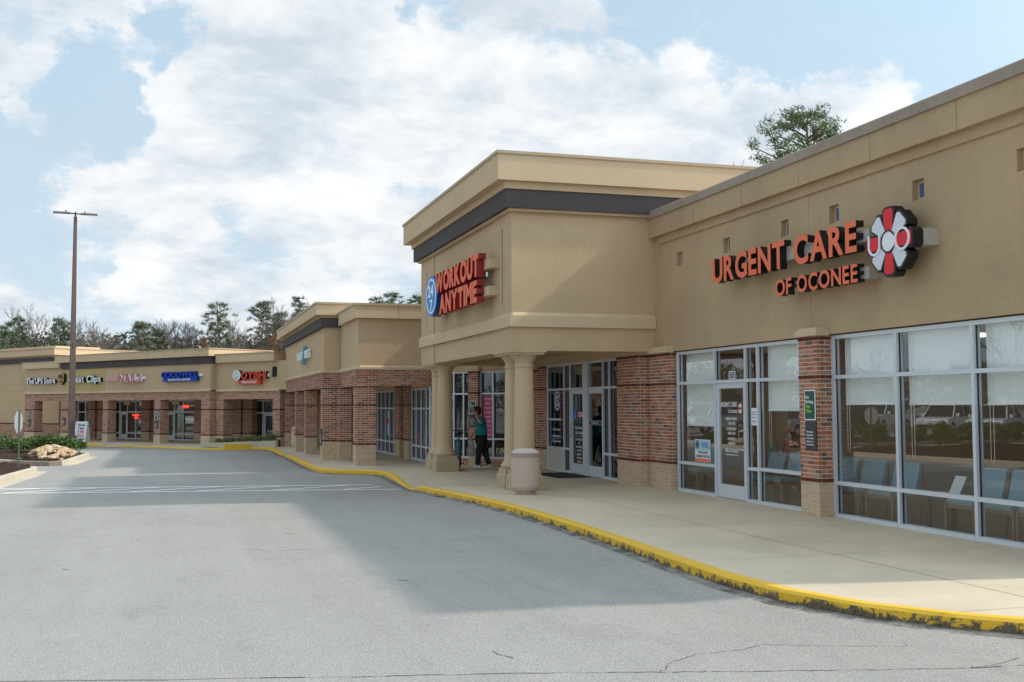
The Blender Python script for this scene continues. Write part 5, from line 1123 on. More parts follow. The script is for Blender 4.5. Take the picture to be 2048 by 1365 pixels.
def shrub(x, y, r, h, label, z=.15, n=1500, size=.06, mt=None, group=None, sx=1.0):
    t = thing('shrub', label, 'shrub', (x, y, z), random.uniform(0, 3), group)
    m = MB()
    for k_ in range(7):
        a = random.uniform(0, 6.28); e = r*.45*random.uniform(.2, 1); leaf_blob(m, (x+math.cos(a)*e*sx, y+math.sin(a)*e, z+h*random.uniform(.42, .6)), (r*.62, r*.62, h*.45), n//7, size)
    m.build('foliage', mt or m_shrub, t)
    m = MB()
    for k_ in range(9):
        a = random.uniform(0, 6.28); m.tube([(x, y, z-.1), (x+math.cos(a)*r*.4, y+math.sin(a)*r*.4, z+h*.45), (x+math.cos(a)*r*.6, y+math.sin(a)*r*.6, z+h*.75)], [.015, .01, .005], 4)
    m.build('stems', m_bark, t); return t
shrub(-5.45, 34.9, .62, .98, 'dense dark green shrub cut by the left frame edge', n=3200, size=.06)
shrub(-6.6, 34.2, .7, .9, 'shrub just outside the left planting bed edge', n=1500)
for i, (x, y, r, h, lb) in enumerate(((-5.35, 42.4, .62, .62, 'leftmost shrub of the row behind the rock heap'), (-4.75, 43.6, .66, .66, 'second shrub from left in the row behind the rock heap'), (-4.35, 42.6, .6, .72, 'highest shrub in the middle of the row behind the rock heap'),
        (-3.95, 43.5, .58, .62, 'shrub right of the highest one behind the rock heap'), (-3.62, 42.5, .52, .58, 'shrub in front of the lamp pole footing'), (-3.42, 43.8, .42, .45, 'small rightmost shrub at the end of the planting bed'), (-6.2, 43.8, .7, .75, 'shrub behind the thin sign post'))):
    shrub(x, y, r, h, lb, n=2000, size=.07, group='shrubs in the planting bed')
for i in range(10): shrub(-9-i*1.6+random.uniform(-.3, .3), 44.2+random.uniform(-.6, .6), .75, .8, 'evergreen shrub in the lot planting beyond the left edge', n=700, size=.1, group='evergreen shrubs beyond the left edge')
for i in range(8): shrub(-8-i*1.7+random.uniform(-.3, .3), 34.5+random.uniform(-1, 1.), .7, .8, 'evergreen shrub in the nearer lot planting beyond the left edge', n=600, size=.1, group='evergreen shrubs beyond the left edge')
# raised bed beside the ramp
bed = MB(); bed.add([LF.p(.8, -.85, .12), LF.p(4.25, .16, .12), LF.p(4.25, .30, .12), LF.p(.8, .28, .12), LF.p(.8, -.85, .22), LF.p(4.25, .16, .42), LF.p(4.25, .30, .44), LF.p(.8, .28, .26)], [(0, 1, 5, 4), (1, 2, 6, 5), (2, 3, 7, 6), (3, 0, 4, 7), (4, 5, 6, 7)])
tag(bed.build('planting_bed', m_mulch), kind='structure')
bed = MB(); bed.add([LF.p(.6, -1.02, .10), LF.p(4.3, -.0, .10), LF.p(4.3, .155, .10), LF.p(.6, -.86, .10), LF.p(.6, -1.02, .22), LF.p(4.3, -.0, .40), LF.p(4.3, .155, .43), LF.p(.6, -.86, .25)], [(0, 1, 5, 4), (1, 2, 6, 5), (2, 3, 7, 6), (3, 0, 4, 7), (4, 5, 6, 7)])
tag(bed.build('ramp_edge', m_curbc), kind='structure')
bed = MB(); bed.box(Fr(2.55, 47.05, 0), -.55, .5, -.14, .1, .0, .27); tag(bed.build('raised_yellow_curb', m_ytop), kind='structure')
for i in range(9):
    p_ = LF.p(1.15+.355*i, -.40+.062*i+.08*(i % 2), .24+.022*i); shrub(p_.x, p_.y, .26, .26, 'low pale green shrub, %s of the nine beside the ramp' % ('leftmost', 'second from left', 'third from left', 'fourth from left', 'middle one', 'fourth from right', 'third from right', 'second from right', 'rightmost')[i], z=p_.z-.03, n=420, size=.06, mt=m_shrub2, group='low shrubs beside the ramp')
# river rocks
def rock_mesh(seed):
    r_ = random.Random(seed); bm = bmesh.new(); bmesh.ops.create_icosphere(bm, subdivisions=2, radius=1)
    for v in bm.verts:
        s = 1+.16*math.sin(v.co.x*3+seed)+.14*math.cos(v.co.y*4+seed*2)+r_.uniform(-.05, .05); v.co *= s
    me = bpy.data.meshes.new('rock'); bm.to_mesh(me); bm.free(); me.materials.append(m_rock)
    for p in me.polygons: p.use_smooth = True
    return me
RM = [rock_mesh(s) for s in range(6)]
n_r = 0
for _ in range(2600):
    if n_r >= 200: break
    x = random.uniform(-4.75, -3.28); y = random.uniform(37.5, 41.8)
    # heap outline: a wedge that rises to the back
    if x < -4.6+(.18*(y-39.5) if y > 39.5 else -.3*(y-39.5)) or x > -3.36+.05*(y-38): continue
    s = random.uniform(.05, .09); hz_ = max(0, 1-((x+3.95)/.75)**2)*max(0, 1-((y-40.0)/2.6)**2)*.36
    o = bpy.data.objects.new('rock', RM[n_r % 6]); link(o, None, Matrix.Translation((x, y, .16+hz_*random.uniform(.80, 1)+s*.2)) @ Matrix.Rotation(random.uniform(0, 6), 4, 'Z') @ Matrix.Rotation(random.uniform(-.4, .4), 4, 'X') @ Matrix.Diagonal((s*1.35, s, s*.75, 1)))
    tag(o, 'tan river rock in the heap on the left planting island', 'rock', 'tan river rocks heaped on the island'); n_r += 1
m = MB(); m.ball((-3.95, 40.0, .08), (.72, 2.3, .24), 16, 8); tag(m.build('soil_mound', m_mulch), kind='structure')
m = MB(); m.add([(-4.75, 38.3, .1), (-4.55, 38.15, .1), (-3.75, 40.4, .1), (-3.95, 40.5, .1), (-4.75, 38.3, .22), (-4.55, 38.15, .22), (-3.75, 40.4, .36), (-3.95, 40.5, .36)], [(3, 2, 1, 0), (4, 5, 6, 7), (0, 1, 5, 4), (1, 2, 6, 5), (2, 3, 7, 6), (3, 0, 4, 7)])
o = m.build('stone_edging', m_curbd, None, wm=Matrix.Translation((-4.2, 39.3, .15))); tag(o, 'weathered stone edging slab sloping through the rock heap', 'edging')

# ------------------------------------------------------------------ trees
def bare_tree(x, y, h, spread, label, seed, lean=0, depth=5, z0=0, dens=1.0, group=None):
    r_ = random.Random(seed); t = thing('bare_tree', label, 'tree', (x, y, z0), 0, group); T = MB(); K = []
    segs = []
    def grow(p, d, L, rad, lv):
        q = p; pts = [q]; n_ = 3; dd = d.copy()
        for i in range(n_):
            dd = (dd+Vector((r_.uniform(-1, 1), r_.uniform(-1, 1), r_.uniform(-.3, .5)))*.16).normalized(); q = q+dd*L/n_; pts.append(q)
        rs = [rad*(1-.45*i/n_) for i in range(n_+1)]
        segs.append((pts, rs, lv))
        if lv >= depth: return
        nb = (3 if lv == 0 else r_.choice((2, 3, 3)))
        for i in range(nb):
            a = r_.uniform(0, 6.28); sp = r_.uniform(.35, .8)*spread; side = Vector((math.cos(a), math.sin(a), 0))
            nd = (dd+side*sp+Vector((0, 0, .12))).normalized(); st = pts[-1] if i < 2 else pts[r_.choice((1, 2))]
            grow(st, nd, L*r_.uniform(.58, .82), rad*.55*r_.uniform(.8, 1.05), lv+1)
    th = h*r_.uniform(.30, .40)
    grow(Vector((x, y, z0)), Vector((lean, 0, 1)).normalized(), th, h*.0135, 0)
    zmax = max(p.z for s in segs for p in s[0]); k_ = (h)/(zmax-z0+h*.06)
    sc_ = lambda p: Vector((x+(p.x-x)*k_, y+(p.y-y)*k_, z0+(p.z-z0)*k_))
    C_m = MB()
    for pts, rs, lv in segs:
        pts = [sc_(p) for p in pts]
        (T if lv <= 2 else C_m).tube(pts, [max(r*.8, .009)*k_ for r in rs], 5 if lv < 2 else 3, 0 if lv <= 2 else 0, True, False)
        if lv >= 3:
            for p0, p1 in zip(pts, pts[1:]):
                for _ in range(int((2 if lv < depth else 4)*dens*.8)):
                    a = p0.lerp(p1, r_.random()); d = ((p1-p0).normalized()+Vector((r_.uniform(-1, 1), r_.uniform(-1, 1), r_.uniform(-.2, 1)))*.7).normalized(); L = r_.uniform(.3, .9)*h/14
                    s = d.cross(Vector((r_.uniform(-1, 1), r_.uniform(-1, 1), r_.uniform(-1, 1)))).normalized()*.013
                    C_m.add([a-s, a+s, a+d*L], [(0, 1, 2)], 0)
    T.build('trunk', m_bark, t); C_m.build('crown', m_twig, t); return t
def tufts(m, c, r3, n, L, wdt, r_, up=.35):
    n = int(n); d = rng.normal(size=(n, 3)); d[:, 2] = np.abs(d[:, 2])*.8+up*.3; d /= np.linalg.norm(d, axis=1)[:, None]
    P = np.array(c)+rng.normal(size=(n, 3))*np.array(r3)*.45
    a = np.cross(d, rng.normal(size=(n, 3))); a /= np.linalg.norm(a, axis=1)[:, None]; l = L*rng.uniform(.6, 1.3, n)[:, None]
    q = np.stack([P-a*wdt, P+a*wdt, P+d*l], 1).reshape(-1, 3); b = len(m.v)
    m.v += [tuple(v) for v in q]; m.f += [(b+3*i, b+3*i+1, b+3*i+2) for i in range(n)]; m.m += [0]*n; m.sm += [False]*n
def pine(x, y, h, w, label, seed, base=.45, nclump=110, per=34, L=.42, z0=0, mt=None, name='pine_tree', shape='pine', group=None, wd=.055):
    r_ = random.Random(seed); t = thing(name, label, 'tree', (x, y, z0), 0, group); T = MB(); F = MB()
    pts = [(x+math.sin(i*1.3+seed)*.02*h*i/6, y, z0+h*.97*i/6) for i in range(7)]; T.tube(pts, [h*.014*(1-.13*i) for i in range(7)], 6, cap=False)
    for i in range(nclump):
        u = r_.random()**.8; zz = base+(1-base)*u
        prof_ = math.sqrt(max(0, 1-((u-.38)/.68)**2)) if shape == 'pine' else (1-.75*u)
        a = r_.uniform(0, 6.28); rad = w*.5*prof_*r_.uniform(.35, 1.0)*(1+.25*math.sin(3*a+seed+u*5)); zc_ = z0+h*zz
        c = (x+math.cos(a)*rad, y+math.sin(a)*rad, zc_+.06*rad)
        k_ = w*r_.uniform(.05, .095)
        tufts(F, c, (k_, k_, k_*.5), per, L*r_.uniform(.5, .85), L*wd, r_)
        if i % 3 == 0: T.tube([(x, y, zc_-rad*.35-.1), ((x+c[0])/2, (y+c[1])/2, zc_-rad*.12), c], [h*.004, h*.003, h*.0015], 3, cap=False)
    T.build('trunk', m_barkp, t); F.build('crown', mt or m_pine, t); return t
def at(px_, D):
    d = fw+rr*((px_-1024)/2195.9)-uu*((812-682.5)/2195.9); h_ = Vector((d.x, d.y)).normalized(); c_ = math.hypot(d.x, d.y)/d.dot(fw) ; return (h_.x*D, h_.y*D)
def hgt(ytop, D): return 1.85+(812-ytop)/2195.9*D
far_trees = [
 ('p', -6, 668, 92, 60, 'wide green pine at the left frame edge'), ('p', 30, 652, 96, 55, 'broad dark pine left of the two tall bare trees'), ('b', 48, 622, 104, .9, 'tall leaning bare tree, left of a straighter one'),
 ('b', 76, 611, 100, .8, 'tallest straight bare tree left of the lamp pole'), ('p', 118, 650, 94, 46, 'pine with gaps just left of the lamp pole'), ('b', 137, 640, 98, .9, 'thin bare tree right behind the lamp pole'),
 ('b', 192, 642, 90, 1.25, 'wide spreading bare tree right of the lamp pole'), ('b', 212, 652, 93, 1.2, 'second wide bare tree right of the lamp pole'), ('b', 165, 668, 99, 1.0, 'low bare tree between lamp pole and wide bare tree'), ('b', 240, 672, 100, 1.0, 'low bare tree above the nail salon sign'),
 ('b', 268, 645, 97, .9, 'thin bare tree left of the brown evergreen clump'), ('e', 285, 655, 92, 62, 'olive brown evergreen clump under bare branches'), ('b', 296, 634, 96, 1.0, 'bare tree standing above the evergreen clump'), ('e', 318, 668, 94, 48, 'low brownish evergreen right of the clump'),
 ('b', 328, 638, 100, .8, 'slim bare tree above the donation sign'), ('b', 358, 637, 96, .8, 'evenly fanned bare tree left of the tall pine'), ('b', 388, 648, 98, .7, 'thin pale bare tree nearest left of the tall pine'),
 ('p', 437, 612, 95, 62, 'tall pine with open crown standing clear against the sky'), ('r', 404, 680, 90, 30, 'low rust tinted tree at the foot of the tall pine'), ('b', 468, 648, 92, 1.0, 'twiggy bare tree right of the tall pine'),
 ('b', 492, 622, 97, .8, 'pale bare tree left of the dark evergreen mass'), ('e', 522, 610, 100, 62, 'dark evergreen mass left of the arcade roof'), ('b', 545, 600, 94, .7, 'tall pale bare tree in front of the dark evergreens'), ('e', 556, 632, 92, 52, 'lower dark evergreen beside the arcade roof'),
 ('r', 546, 668, 84, 34, 'rust leaved oak above the hibachi wing roof'), ('p', 598, 600, 100, 46, 'round topped pine rising above the arcade roof'), ('b', 572, 590, 96, .7, 'highest bare twigs left of the round topped pine'), ('b', 622, 612, 90, .8, 'bare tree just behind the arcade parapet corner'),
 ('b', 702, 596, 95, .8, 'faint bare tree top over the arcade parapet'), ('b', 742, 592, 92, .9, 'bare tree top over the middle of the arcade roof'), ('p', 752, 600, 96, 50, 'low dark pine top over the arcade roof'), ('p', 782, 590, 93, 50, 'rounded pine top left of the portico'), ('b', 818, 566, 90, .9, 'bare tree beside the gym portico parapet'), ('p', 832, 596, 90, 40, 'pine top touching the gym portico wall'), ('b', 655, 600, 98, .8, 'thin bare tree top above the tall arcade parapet')]
for i, (k_, px_, yt, D_, w_, lb) in enumerate(far_trees):
    x, y = at(px_, D_); h_ = hgt(yt, D_)
    if k_ == 'b': bare_tree(x, y, h_, w_, lb, 100+i, lean=(.12 if i == 2 else 0), depth=5, dens=1.0)
    elif k_ == 'p': pine(x, y, h_, w_*D_/2195.9*1.15, lb, 200+i, base=.42, nclump=120, per=30, L=.5)
    elif k_ == 'e': pine(x, y, h_, w_*D_/2195.9*1.1, lb, 300+i, base=.2, nclump=230, per=34, L=.42, mt=m_ever, name='evergreen_tree')
    else: pine(x, y, h_, w_*D_/2195.9, lb, 400+i, base=.3, nclump=70, per=18, L=.34, mt=m_rust, name='oak_tree')
und = MB()
for i in range(300):
    px_ = random.uniform(-150, 900); D_ = random.uniform(100, 112); x, y = at(px_, D_); zt = hgt(random.uniform(676, 712) if px_ < 640 else 640, D_)
    leaf_blob(und, (x, y, zt-1.2), (1.6, 1.2, 1.5), 55, .35)
for i in range(420):
    a_ = R(random.uniform(-100, -8)); D_ = random.uniform(100, 135); x, y = D_*math.sin(a_)-6, D_*math.cos(a_)+18
    leaf_blob(und, (x, y, random.uniform(.5, 4.5)), (3.5, 3.5, 2.4), 210, .34)
tag(und.build('distant_undergrowth', leafm('distant_undergrowth_leaves', (.05, .05, .03), (.16, .14, .10), .1)), kind='stuff')
px0 = at(1622, 50); pine(px0[0], px0[1], hgt(243, 50), 4.7, 'pine crown rising behind the urgent care parapet', 900, base=.62, nclump=200, per=50, L=.36, wd=.07, mt=leafm('near_pine_needles', (.07, .11, .05), (.24, .29, .13), .2))
px0 = at(1538, 62); bare_tree(px0[0], px0[1], hgt(312, 62), .8, 'small bare tree top left of the pine behind the urgent care parapet', 901)

# ------------------------------------------------------------------ waiting room
m_seat = mat('seat_blue_vinyl', (.20, .33, .385), .45); m_wood = mat('chair_wood', (.20, .105, .045), .5)
def chair(label):
    t = thing('waiting_chair', label, 'chair', (0, 0, 0), 0, 'waiting room chairs')
    f = ID; w_ = .29
    m = MB(); m.prof(f, [(-.24, .40), (-.25, .44), (-.22, .475), (.2, .46), (.22, .41)], -w_+.03, w_-.03); m.build('seat', m_seat, t)
    m = MB(); m.prof(f, [(.18, .50), (.27, .88), (.30, .895), (.335, .88), (.25, .50)], -w_+.02, w_-.02); m.build('backrest', m_seat, t)
    for s_ in (-1, 1):
        m = MB(); m.box(f, s_*w_-.02, s_*w_+.02, -.25, -.20, 0, .42); m.build('leg', m_wood, t)
        m = MB(); m.prof(f, [(.20, 0), (.25, 0), (.31, .84), (.27, .84)], s_*w_-.018, s_*w_+.018); m.build('leg', m_wood, t)
        m = MB(); m.box(f, s_*w_-.015, s_*w_+.015, -.2, .21, .34, .40); m.build('side_rail', m_wood, t)
    m = MB(); m.box(f, -w_+.02, w_-.02, -.235, -.205, .345, .398); m.build('front_rail', m_wood, t)
    return t
spots = [(9.98, 15.20, -90, 'blue waiting chair nearest to the brick pier inside the large windows'), (9.99, 14.50, -90, 'blue waiting chair, middle of the three left of the low table'), (9.98, 13.70, -88, 'blue waiting chair just left of the low table with leaflets'),
         (10.00, 12.00, -92, 'blue waiting chair just right of the low table with leaflets'), (10.00, 11.35, -90, 'second blue waiting chair right of the low table'), (10.00, 10.70, -90, 'blue waiting chair at the right frame edge'),
         (9.97, 17.30, -90, 'blue waiting chair above the waste basket'), (9.98, 16.65, -90, 'blue waiting chair behind glass next to the brick pier'), (9.98, 20.40, -90, 'left blue chair behind the learning partner notice'), (9.98, 19.75, -90, 'right blue chair behind the learning partner notice'),
         (11.75, 19.55, 0, 'blue chair the seated visitor sits on')]
ch0 = chair(spots[0][3])
for i, (x, y, a, lb) in enumerate(spots):
    wm = Matrix.Translation((x, y, .155)) @ Matrix.Rotation(R(a), 4, 'Z') @ Matrix.Diagonal((1, 1, .94, 1))
    if i == 0: continue
    c = dup(ch0, wm); c['label'] = lb
ch0.matrix_basis = Matrix.Translation((spots[0][0], spots[0][1], .155)) @ Matrix.Rotation(R(-90), 4, 'Z') @ Matrix.Diagonal((1, 1, .94, 1))
m_ceil = mat('ceiling_light_panel', (.8, .78, .7), emit=(1, .86, .66), estr=1.6)
for i_, (u, v) in enumerate(((-18.6, 11.6), (-18.6, 14.0), (-14.6, 11.8), (-14.6, 14.2), (-10.8, 11.8))):
    m = MB(); m.box(G, u-.6, u+.6, v-.3, v+.3, 2.88, 2.925); o = m.build('ceiling_light', m_ceil, A)
t = thing('side_table', 'low dark table holding leaflets between the waiting chairs', 'table', (10.17, 12.65, .155))
m = MB(); m.box(G, -12.92, -12.38, 9.9, 10.45, .56, .60); m.build('table_top', m_intd, t)
for u in (-12.9, -12.45):
    for v in (9.94, 10.36):
        m = MB(); m.box(G, u, u+.05, v, v+.05, .155, .56); m.build('leg', m_intd, t)
t = thing('leaflet_stand', 'white leaflet stand on the low dark table', 'leaflet stand', (10.17, 12.55, .6))
m = MB(); m.prof(G, [(10.1, .602), (10.105, .602), (10.24, .86), (10.235, .86)], -12.66, -12.44); m.build('card', m_white, t); m = MB(); m.box(G, -12.68, -12.42, 10.08, 10.26, .601, .606); m.build('foot', m_white, t)
m = MB(); m.box(G, -12.9, -12.72, 9.98, 10.18, .601, .63); o = m.build('magazine', m_white, None, wm=Matrix.Translation((10.08, 12.8, .601))); tag(o, 'small stack of white magazines beside the leaflet stand', 'magazines')
t = thing('waste_basket', 'pale yellow waste basket under the chair behind the glass door bay', 'waste basket', (9.95, 17.1, .155))
m = MB(); m.lathe((9.95, 17.1), [(.11, .158), (.15, .46), (.155, .465), (.145, .465), (.105, .17)], 20); m.build('bucket', mat('basket_cream', (.50, .44, .24), .6), t)

# ------------------------------------------------------------------ people
def skin(name, J, E_, mats, parent, wm, lv=2, fmat=None):
    """J: list of (x,y,z,r[,r2]); E_: edges"""
    me = bpy.data.meshes.new(name); me.from_pydata([j[:3] for j in J], E_, []); o = bpy.data.objects.new(name, me); COL.objects.link(o)
    md = o.modifiers.new('s', 'SKIN'); md.use_smooth_shade = True
    for v, j in zip(me.skin_vertices[0].data, J): v.radius = (j[3], j[4] if len(j) > 4 else j[3])
    me.skin_vertices[0].data[0].use_root = True
    s = o.modifiers.new('u', 'SUBSURF'); s.levels = lv; s.render_levels = lv
    dg = bpy.context.evaluated_depsgraph_get(); dg.update(); m2 = bpy.data.meshes.new_from_object(o.evaluated_get(dg)); bpy.data.objects.remove(o)
    for m in mats: m2.materials.append(m)
    if fmat:
        for p in m2.polygons: p.material_index = fmat(p.center)
    for p in m2.polygons: p.use_smooth = True
    r = bpy.data.objects.new(name, m2); link(r, parent, wm); return r
m_skin = mat('skin', (.46, .27, .18), .55); m_shirt = mat('teal_shirt', (.012, .20, .235), .85); m_pant = mat('black_trousers', (.008, .008, .010), .8)
m_shoe = mat('white_shoes', (.68, .70, .76), .6); m_cap = mat('maroon_cap', (.14, .015, .03), .8); m_hair = mat('dark_hair', (.02, .013, .01), .7)
ang = math.atan2(.27, -.96); PW = Matrix.Translation((7.79, 28.3, .15)) @ Matrix.Rotation(ang, 4, 'Z') @ Matrix.Scale(1.04, 4)
# local frame: x forward, y to his left, z up
man = thing('person', 'man in teal shirt and black trousers holding his cap, carrying a plastic bag', 'person', (7.79, 28.3, .15), ang)
J = [(-.04, 0, .84, .125, .10), (-.05, 0, .99, .12, .095), (-.03, 0, 1.16, .135, .105), (-.01, 0, 1.27, .09, .08), (.03, 0, 1.345, .05, .05), (.075, 0, 1.40, .07, .065), (.09, 0, 1.475, .082, .10), (.085, 0, 1.535, .07, .085),
     (-.03, .16, 1.265, .055), (-.02, .31, 1.16, .042), (.07, .22, 1.33, .032), (.13, .13, 1.455, .026), (.155, .09, 1.50, .034, .018),
     (-.03, -.16, 1.265, .055), (.05, -.23, 1.05, .042), (.19, -.20, .90, .032), (.215, -.19, .86, .030, .018),
     (-.04, .085, .80, .085), (.03, .10, .46, .058), (.06, .10, .09, .038), (-.04, -.085, .80, .085), (-.11, -.10, .46, .058), (-.24, -.10, .10, .038), (.16, .10, .035, .03), (-.17, -.11, .035, .03)]
E2 = [(0, 1), (1, 2), (2, 3), (3, 4), (4, 5), (5, 6), (6, 7), (3, 8), (8, 9), (9, 10), (10, 11), (11, 12), (3, 13), (13, 14), (14, 15), (15, 16), (0, 17), (17, 18), (18, 19), (0, 20), (20, 21), (21, 22), (19, 23), (22, 24)]
# fingers as branches rooted in the palms
def fingers(J, E_, pi, d, s, n=4, L=.075):
    px_, py_, pz_ = J[pi][:3]; d = Vector(d).normalized(); s = Vector(s).normalized()
    for i in range(n):
        o_ = s*(i-1.5)*.021; l = L*(.85, 1., .95, .75)[i]; k_ = len(J); bend = d.cross(s)*(-.3)
        a = Vector((px_, py_, pz_))+o_+d*.02; b = a+d*l*.55; c = b+(d+bend).normalized()*l*.5
        J += [(*a, .0095), (*b, .0085), (*c, .0075)]; E_ += [(pi, k_), (k_, k_+1), (k_+1, k_+2)]
    k_ = len(J); a = Vector((px_, py_, pz_))+s*.035; b = a+(d*.6+s*.7).normalized()*.045; J += [(*a, .012), (*b, .009)]; E_ += [(pi, k_), (k_, k_+1)]
fingers(J, E2, 12, (.45, -.35, .55), (.6, .1, -.5)); fingers(J, E2, 16, (.15, .0, -1), (0, 1, 0), L=.07)
body = skin('body', J, E2, [m_skin], man, PW, 1)
skin('shirt', [(-.045, 0, .75, .178, .165), (-.03, 0, .86, .185, .172), (-.035, 0, .99, .185, .172), (-.035, 0, 1.16, .185, .165), (-.015, 0, 1.285, .115, .105), (-.03, .165, 1.255, .098), (-.02, .31, 1.165, .082), (-.03, -.165, 1.255, .098), (.035, -.225, 1.09, .08)], [(0, 1), (1, 2), (2, 3), (3, 4), (4, 5), (5, 6), (4, 7), (7, 8)], [m_shirt], man, PW, 2)
skin('trousers', [(-.045, 0, .84, .155, .14), (-.04, .09, .78, .12), (.03, .10, .46, .085), (.06, .10, .09, .07), (-.04, -.09, .78, .12), (-.11, -.10, .46, .085), (-.24, -.10, .10, .07)], [(0, 1), (1, 2), (2, 3), (0, 4), (4, 5), (5, 6)], [m_pant], man, PW, 2)
def shoe(x, y, yaw):
    c_, s_ = math.cos(yaw), math.sin(yaw); J_ = [(x+c_*a, y+s_*a, z, r1, r2) for a, z, r1, r2 in ((-.07, .058, .05, .056), (.04, .06, .052, .055), (.13, .045, .052, .04), (.21, .036, .04, .03))]
    skin('shoe', J_, [(0, 1), (1, 2), (2, 3)], [m_shoe], man, PW, 2)
shoe(.05, .10, .1); shoe(-.25, -.10, .6)
m = MB(); m.ball((.075, 0, 1.525), (.122, .105, .085), 14, 8, 0); m.prism(ID, [(.13, -.085), (.26, -.06), (.285, 0), (.26, .06), (.13, .085)], 1.50, 1.52, 1)
m.v = [PW @ Vector(v) for v in m.v]; m.build('cap', [m_hair, m_cap], man)
m = MB(); m.ball((.035, 0, 1.455), (.075, .084, .075), 12, 8); m.v = [PW @ Vector(v) for v in m.v]; m.build('hair', m_hair, man)
m = MB(); m.ball((.178, 0, 1.452), (.018, .014, .02), 8, 6); 
for s_ in (-1, 1): m.ball((.065, s_*.088, 1.455), (.022, .012, .032), 8, 6)
m.v = [PW @ Vector(v) for v in m.v]; m.build('nose_and_ears', m_skin, man)
m = MB(); m.ball((.158, .032, 1.472), (.008, .012, .007), 8, 4); m.ball((.158, -.032, 1.472), (.008, .012, .007), 8, 4); m.ball((.155, 0, 1.412), (.012, .024, .006), 8, 4); m.v = [PW @ Vector(v) for v in m.v]; m.build('face_features', m_hair, man)
m = MB(); m.ball((.118, .02, 1.395), (.045, .055, .04), 10, 6); m.v = [PW @ Vector(v) for v in m.v]; m.build('beard', m_hair, man)
def bagm(t, b):
    b.inputs['Alpha'].default_value = .62; t.links.new(ramp(t, noise(t, gpos(t), 18, 4, .6), [(.4, (.55, .58, .62)), (.6, (.25, .30, .35))]), b.inputs['Base Color'])
m_bag = mat('thin_plastic_bag', rough=.35, build=bagm)
bag = thing('plastic_bag', 'thin grey plastic shopping bag hanging from the man\'s hand', 'bag', (7.79, 28.3, .15), ang)
m = MB(); B_ = []; n_ = 14
for z, rx, ry in ((.80, .012, .012), (.74, .04, .03), (.62, .075, .05), (.48, .11, .075), (.40, .12, .085), (.34, .10, .07), (.32, .05, .04)):
    for i in range(n_): a = 2*math.pi*i/n_; k_ = 1+.10*math.sin(a*4+z*30); B_.append(PW @ Vector((.225+rx*k_*math.cos(a), -.19+ry*k_*math.sin(a), z)))
m.add(B_, [(j*n_+i, j*n_+(i+1) % n_, (j+1)*n_+(i+1) % n_, (j+1)*n_+i) for j in range(6) for i in range(n_)]+[tuple(range(6*n_, 7*n_))], 0, True); m.build('bag_body', m_bag, bag)
m = MB(); m.tube([PW @ Vector(p) for p in ((.22, -.22, .79), (.215, -.205, .86), (.215, -.175, .86), (.22, -.16, .79))], .006, 5); m.build('handles', m_bag, bag)
# seated visitor, seen behind the chairs
VW = Matrix.Translation((11.75, 19.55, .155)) @ Matrix.Rotation(R(-90), 4, 'Z')
lady = thing('person', 'seated visitor in red cap and red and grey shirt behind the glass', 'person', (11.75, 19.55, .155), R(-90))
J = [(0, 0, .52, .14, .12), (.02, 0, .68, .12, .1), (.06, 0, .86, .14, .1), (.07, 0, .94, .075, .07), (.10, 0, 1.0, .045, .045), (.14, 0, 1.045, .06, .065), (.15, 0, 1.11, .075, .09), (.145, 0, 1.16, .065, .08),
     (.06, .17, .90, .052), (.16, .22, .70, .040), (.36, .12, .66, .03), (.42, .08, .66, .03, .02), (.06, -.17, .90, .052), (.16, -.22, .70, .04), (.36, -.12, .66, .03), (.42, -.08, .66, .03, .02),
     (.02, .1, .50, .09), (.45, .12, .50, .065), (.43, .12, .08, .04), (.02, -.1, .50, .09), (.45, -.12, .50, .065), (.43, -.12, .08, .04), (.56, .12, .03, .03), (.56, -.12, .03, .03)]
E3 = [(0, 1), (1, 2), (2, 3), (3, 4), (4, 5), (5, 6), (6, 7), (3, 8), (8, 9), (9, 10), (10, 11), (3, 12), (12, 13), (13, 14), (14, 15), (0, 16), (16, 17), (17, 18), (0, 19), (19, 20), (20, 21), (18, 22), (21, 23)]
fingers(J, E3, 11, (1, -.2, -.2), (0, 1, 0)); fingers(J, E3, 15, (1, .2, -.2), (0, 1, 0))
m_skin2 = mat('light_skin', (.55, .33, .24), .55)
skin('body', J, E3, [m_skin2], lady, VW, 1)
m_redsh = mat('red_shirt', (.42, .03, .04), .8); m_greysh = mat('grey_sleeve', (.13, .14, .17), .8)
skin('shirt', [(0, 0, .50, .165, .14), (.02, 0, .70, .15, .125), (.06, 0, .87, .165, .12), (.07, 0, .95, .085, .08), (.06, .17, .90, .07), (.14, .21, .75, .06), (.06, -.17, .90, .07), (.14, -.21, .75, .06)], [(0, 1), (1, 2), (2, 3), (3, 4), (4, 5), (3, 6), (6, 7)], [m_redsh, m_greysh], lady, VW, 2, fmat=lambda c: 1 if abs(c.y) > .14 or c.x < -.03 else 0)
skin('trousers', [(0, 0, .53, .15, .12), (.03, .1, .51, .10), (.45, .12, .51, .08), (.43, .12, .12, .055), (.03, -.1, .51, .10), (.45, -.12, .51, .08), (.43, -.12, .12, .055)], [(0, 1), (1, 2), (2, 3), (0, 4), (4, 5), (5, 6)], [m_pant], lady, VW, 1)
m = MB(); m.ball((.135, 0, 1.15), (.10, .085, .075), 14, 8, 0); m.prism(ID, [(.2, -.07), (.30, -.045), (.32, 0), (.30, .045), (.2, .07)], 1.13, 1.142, 0); m.v = [VW @ Vector(v) for v in m.v]; m.build('cap', mat('red_cap', (.33, .03, .035), .8), lady)
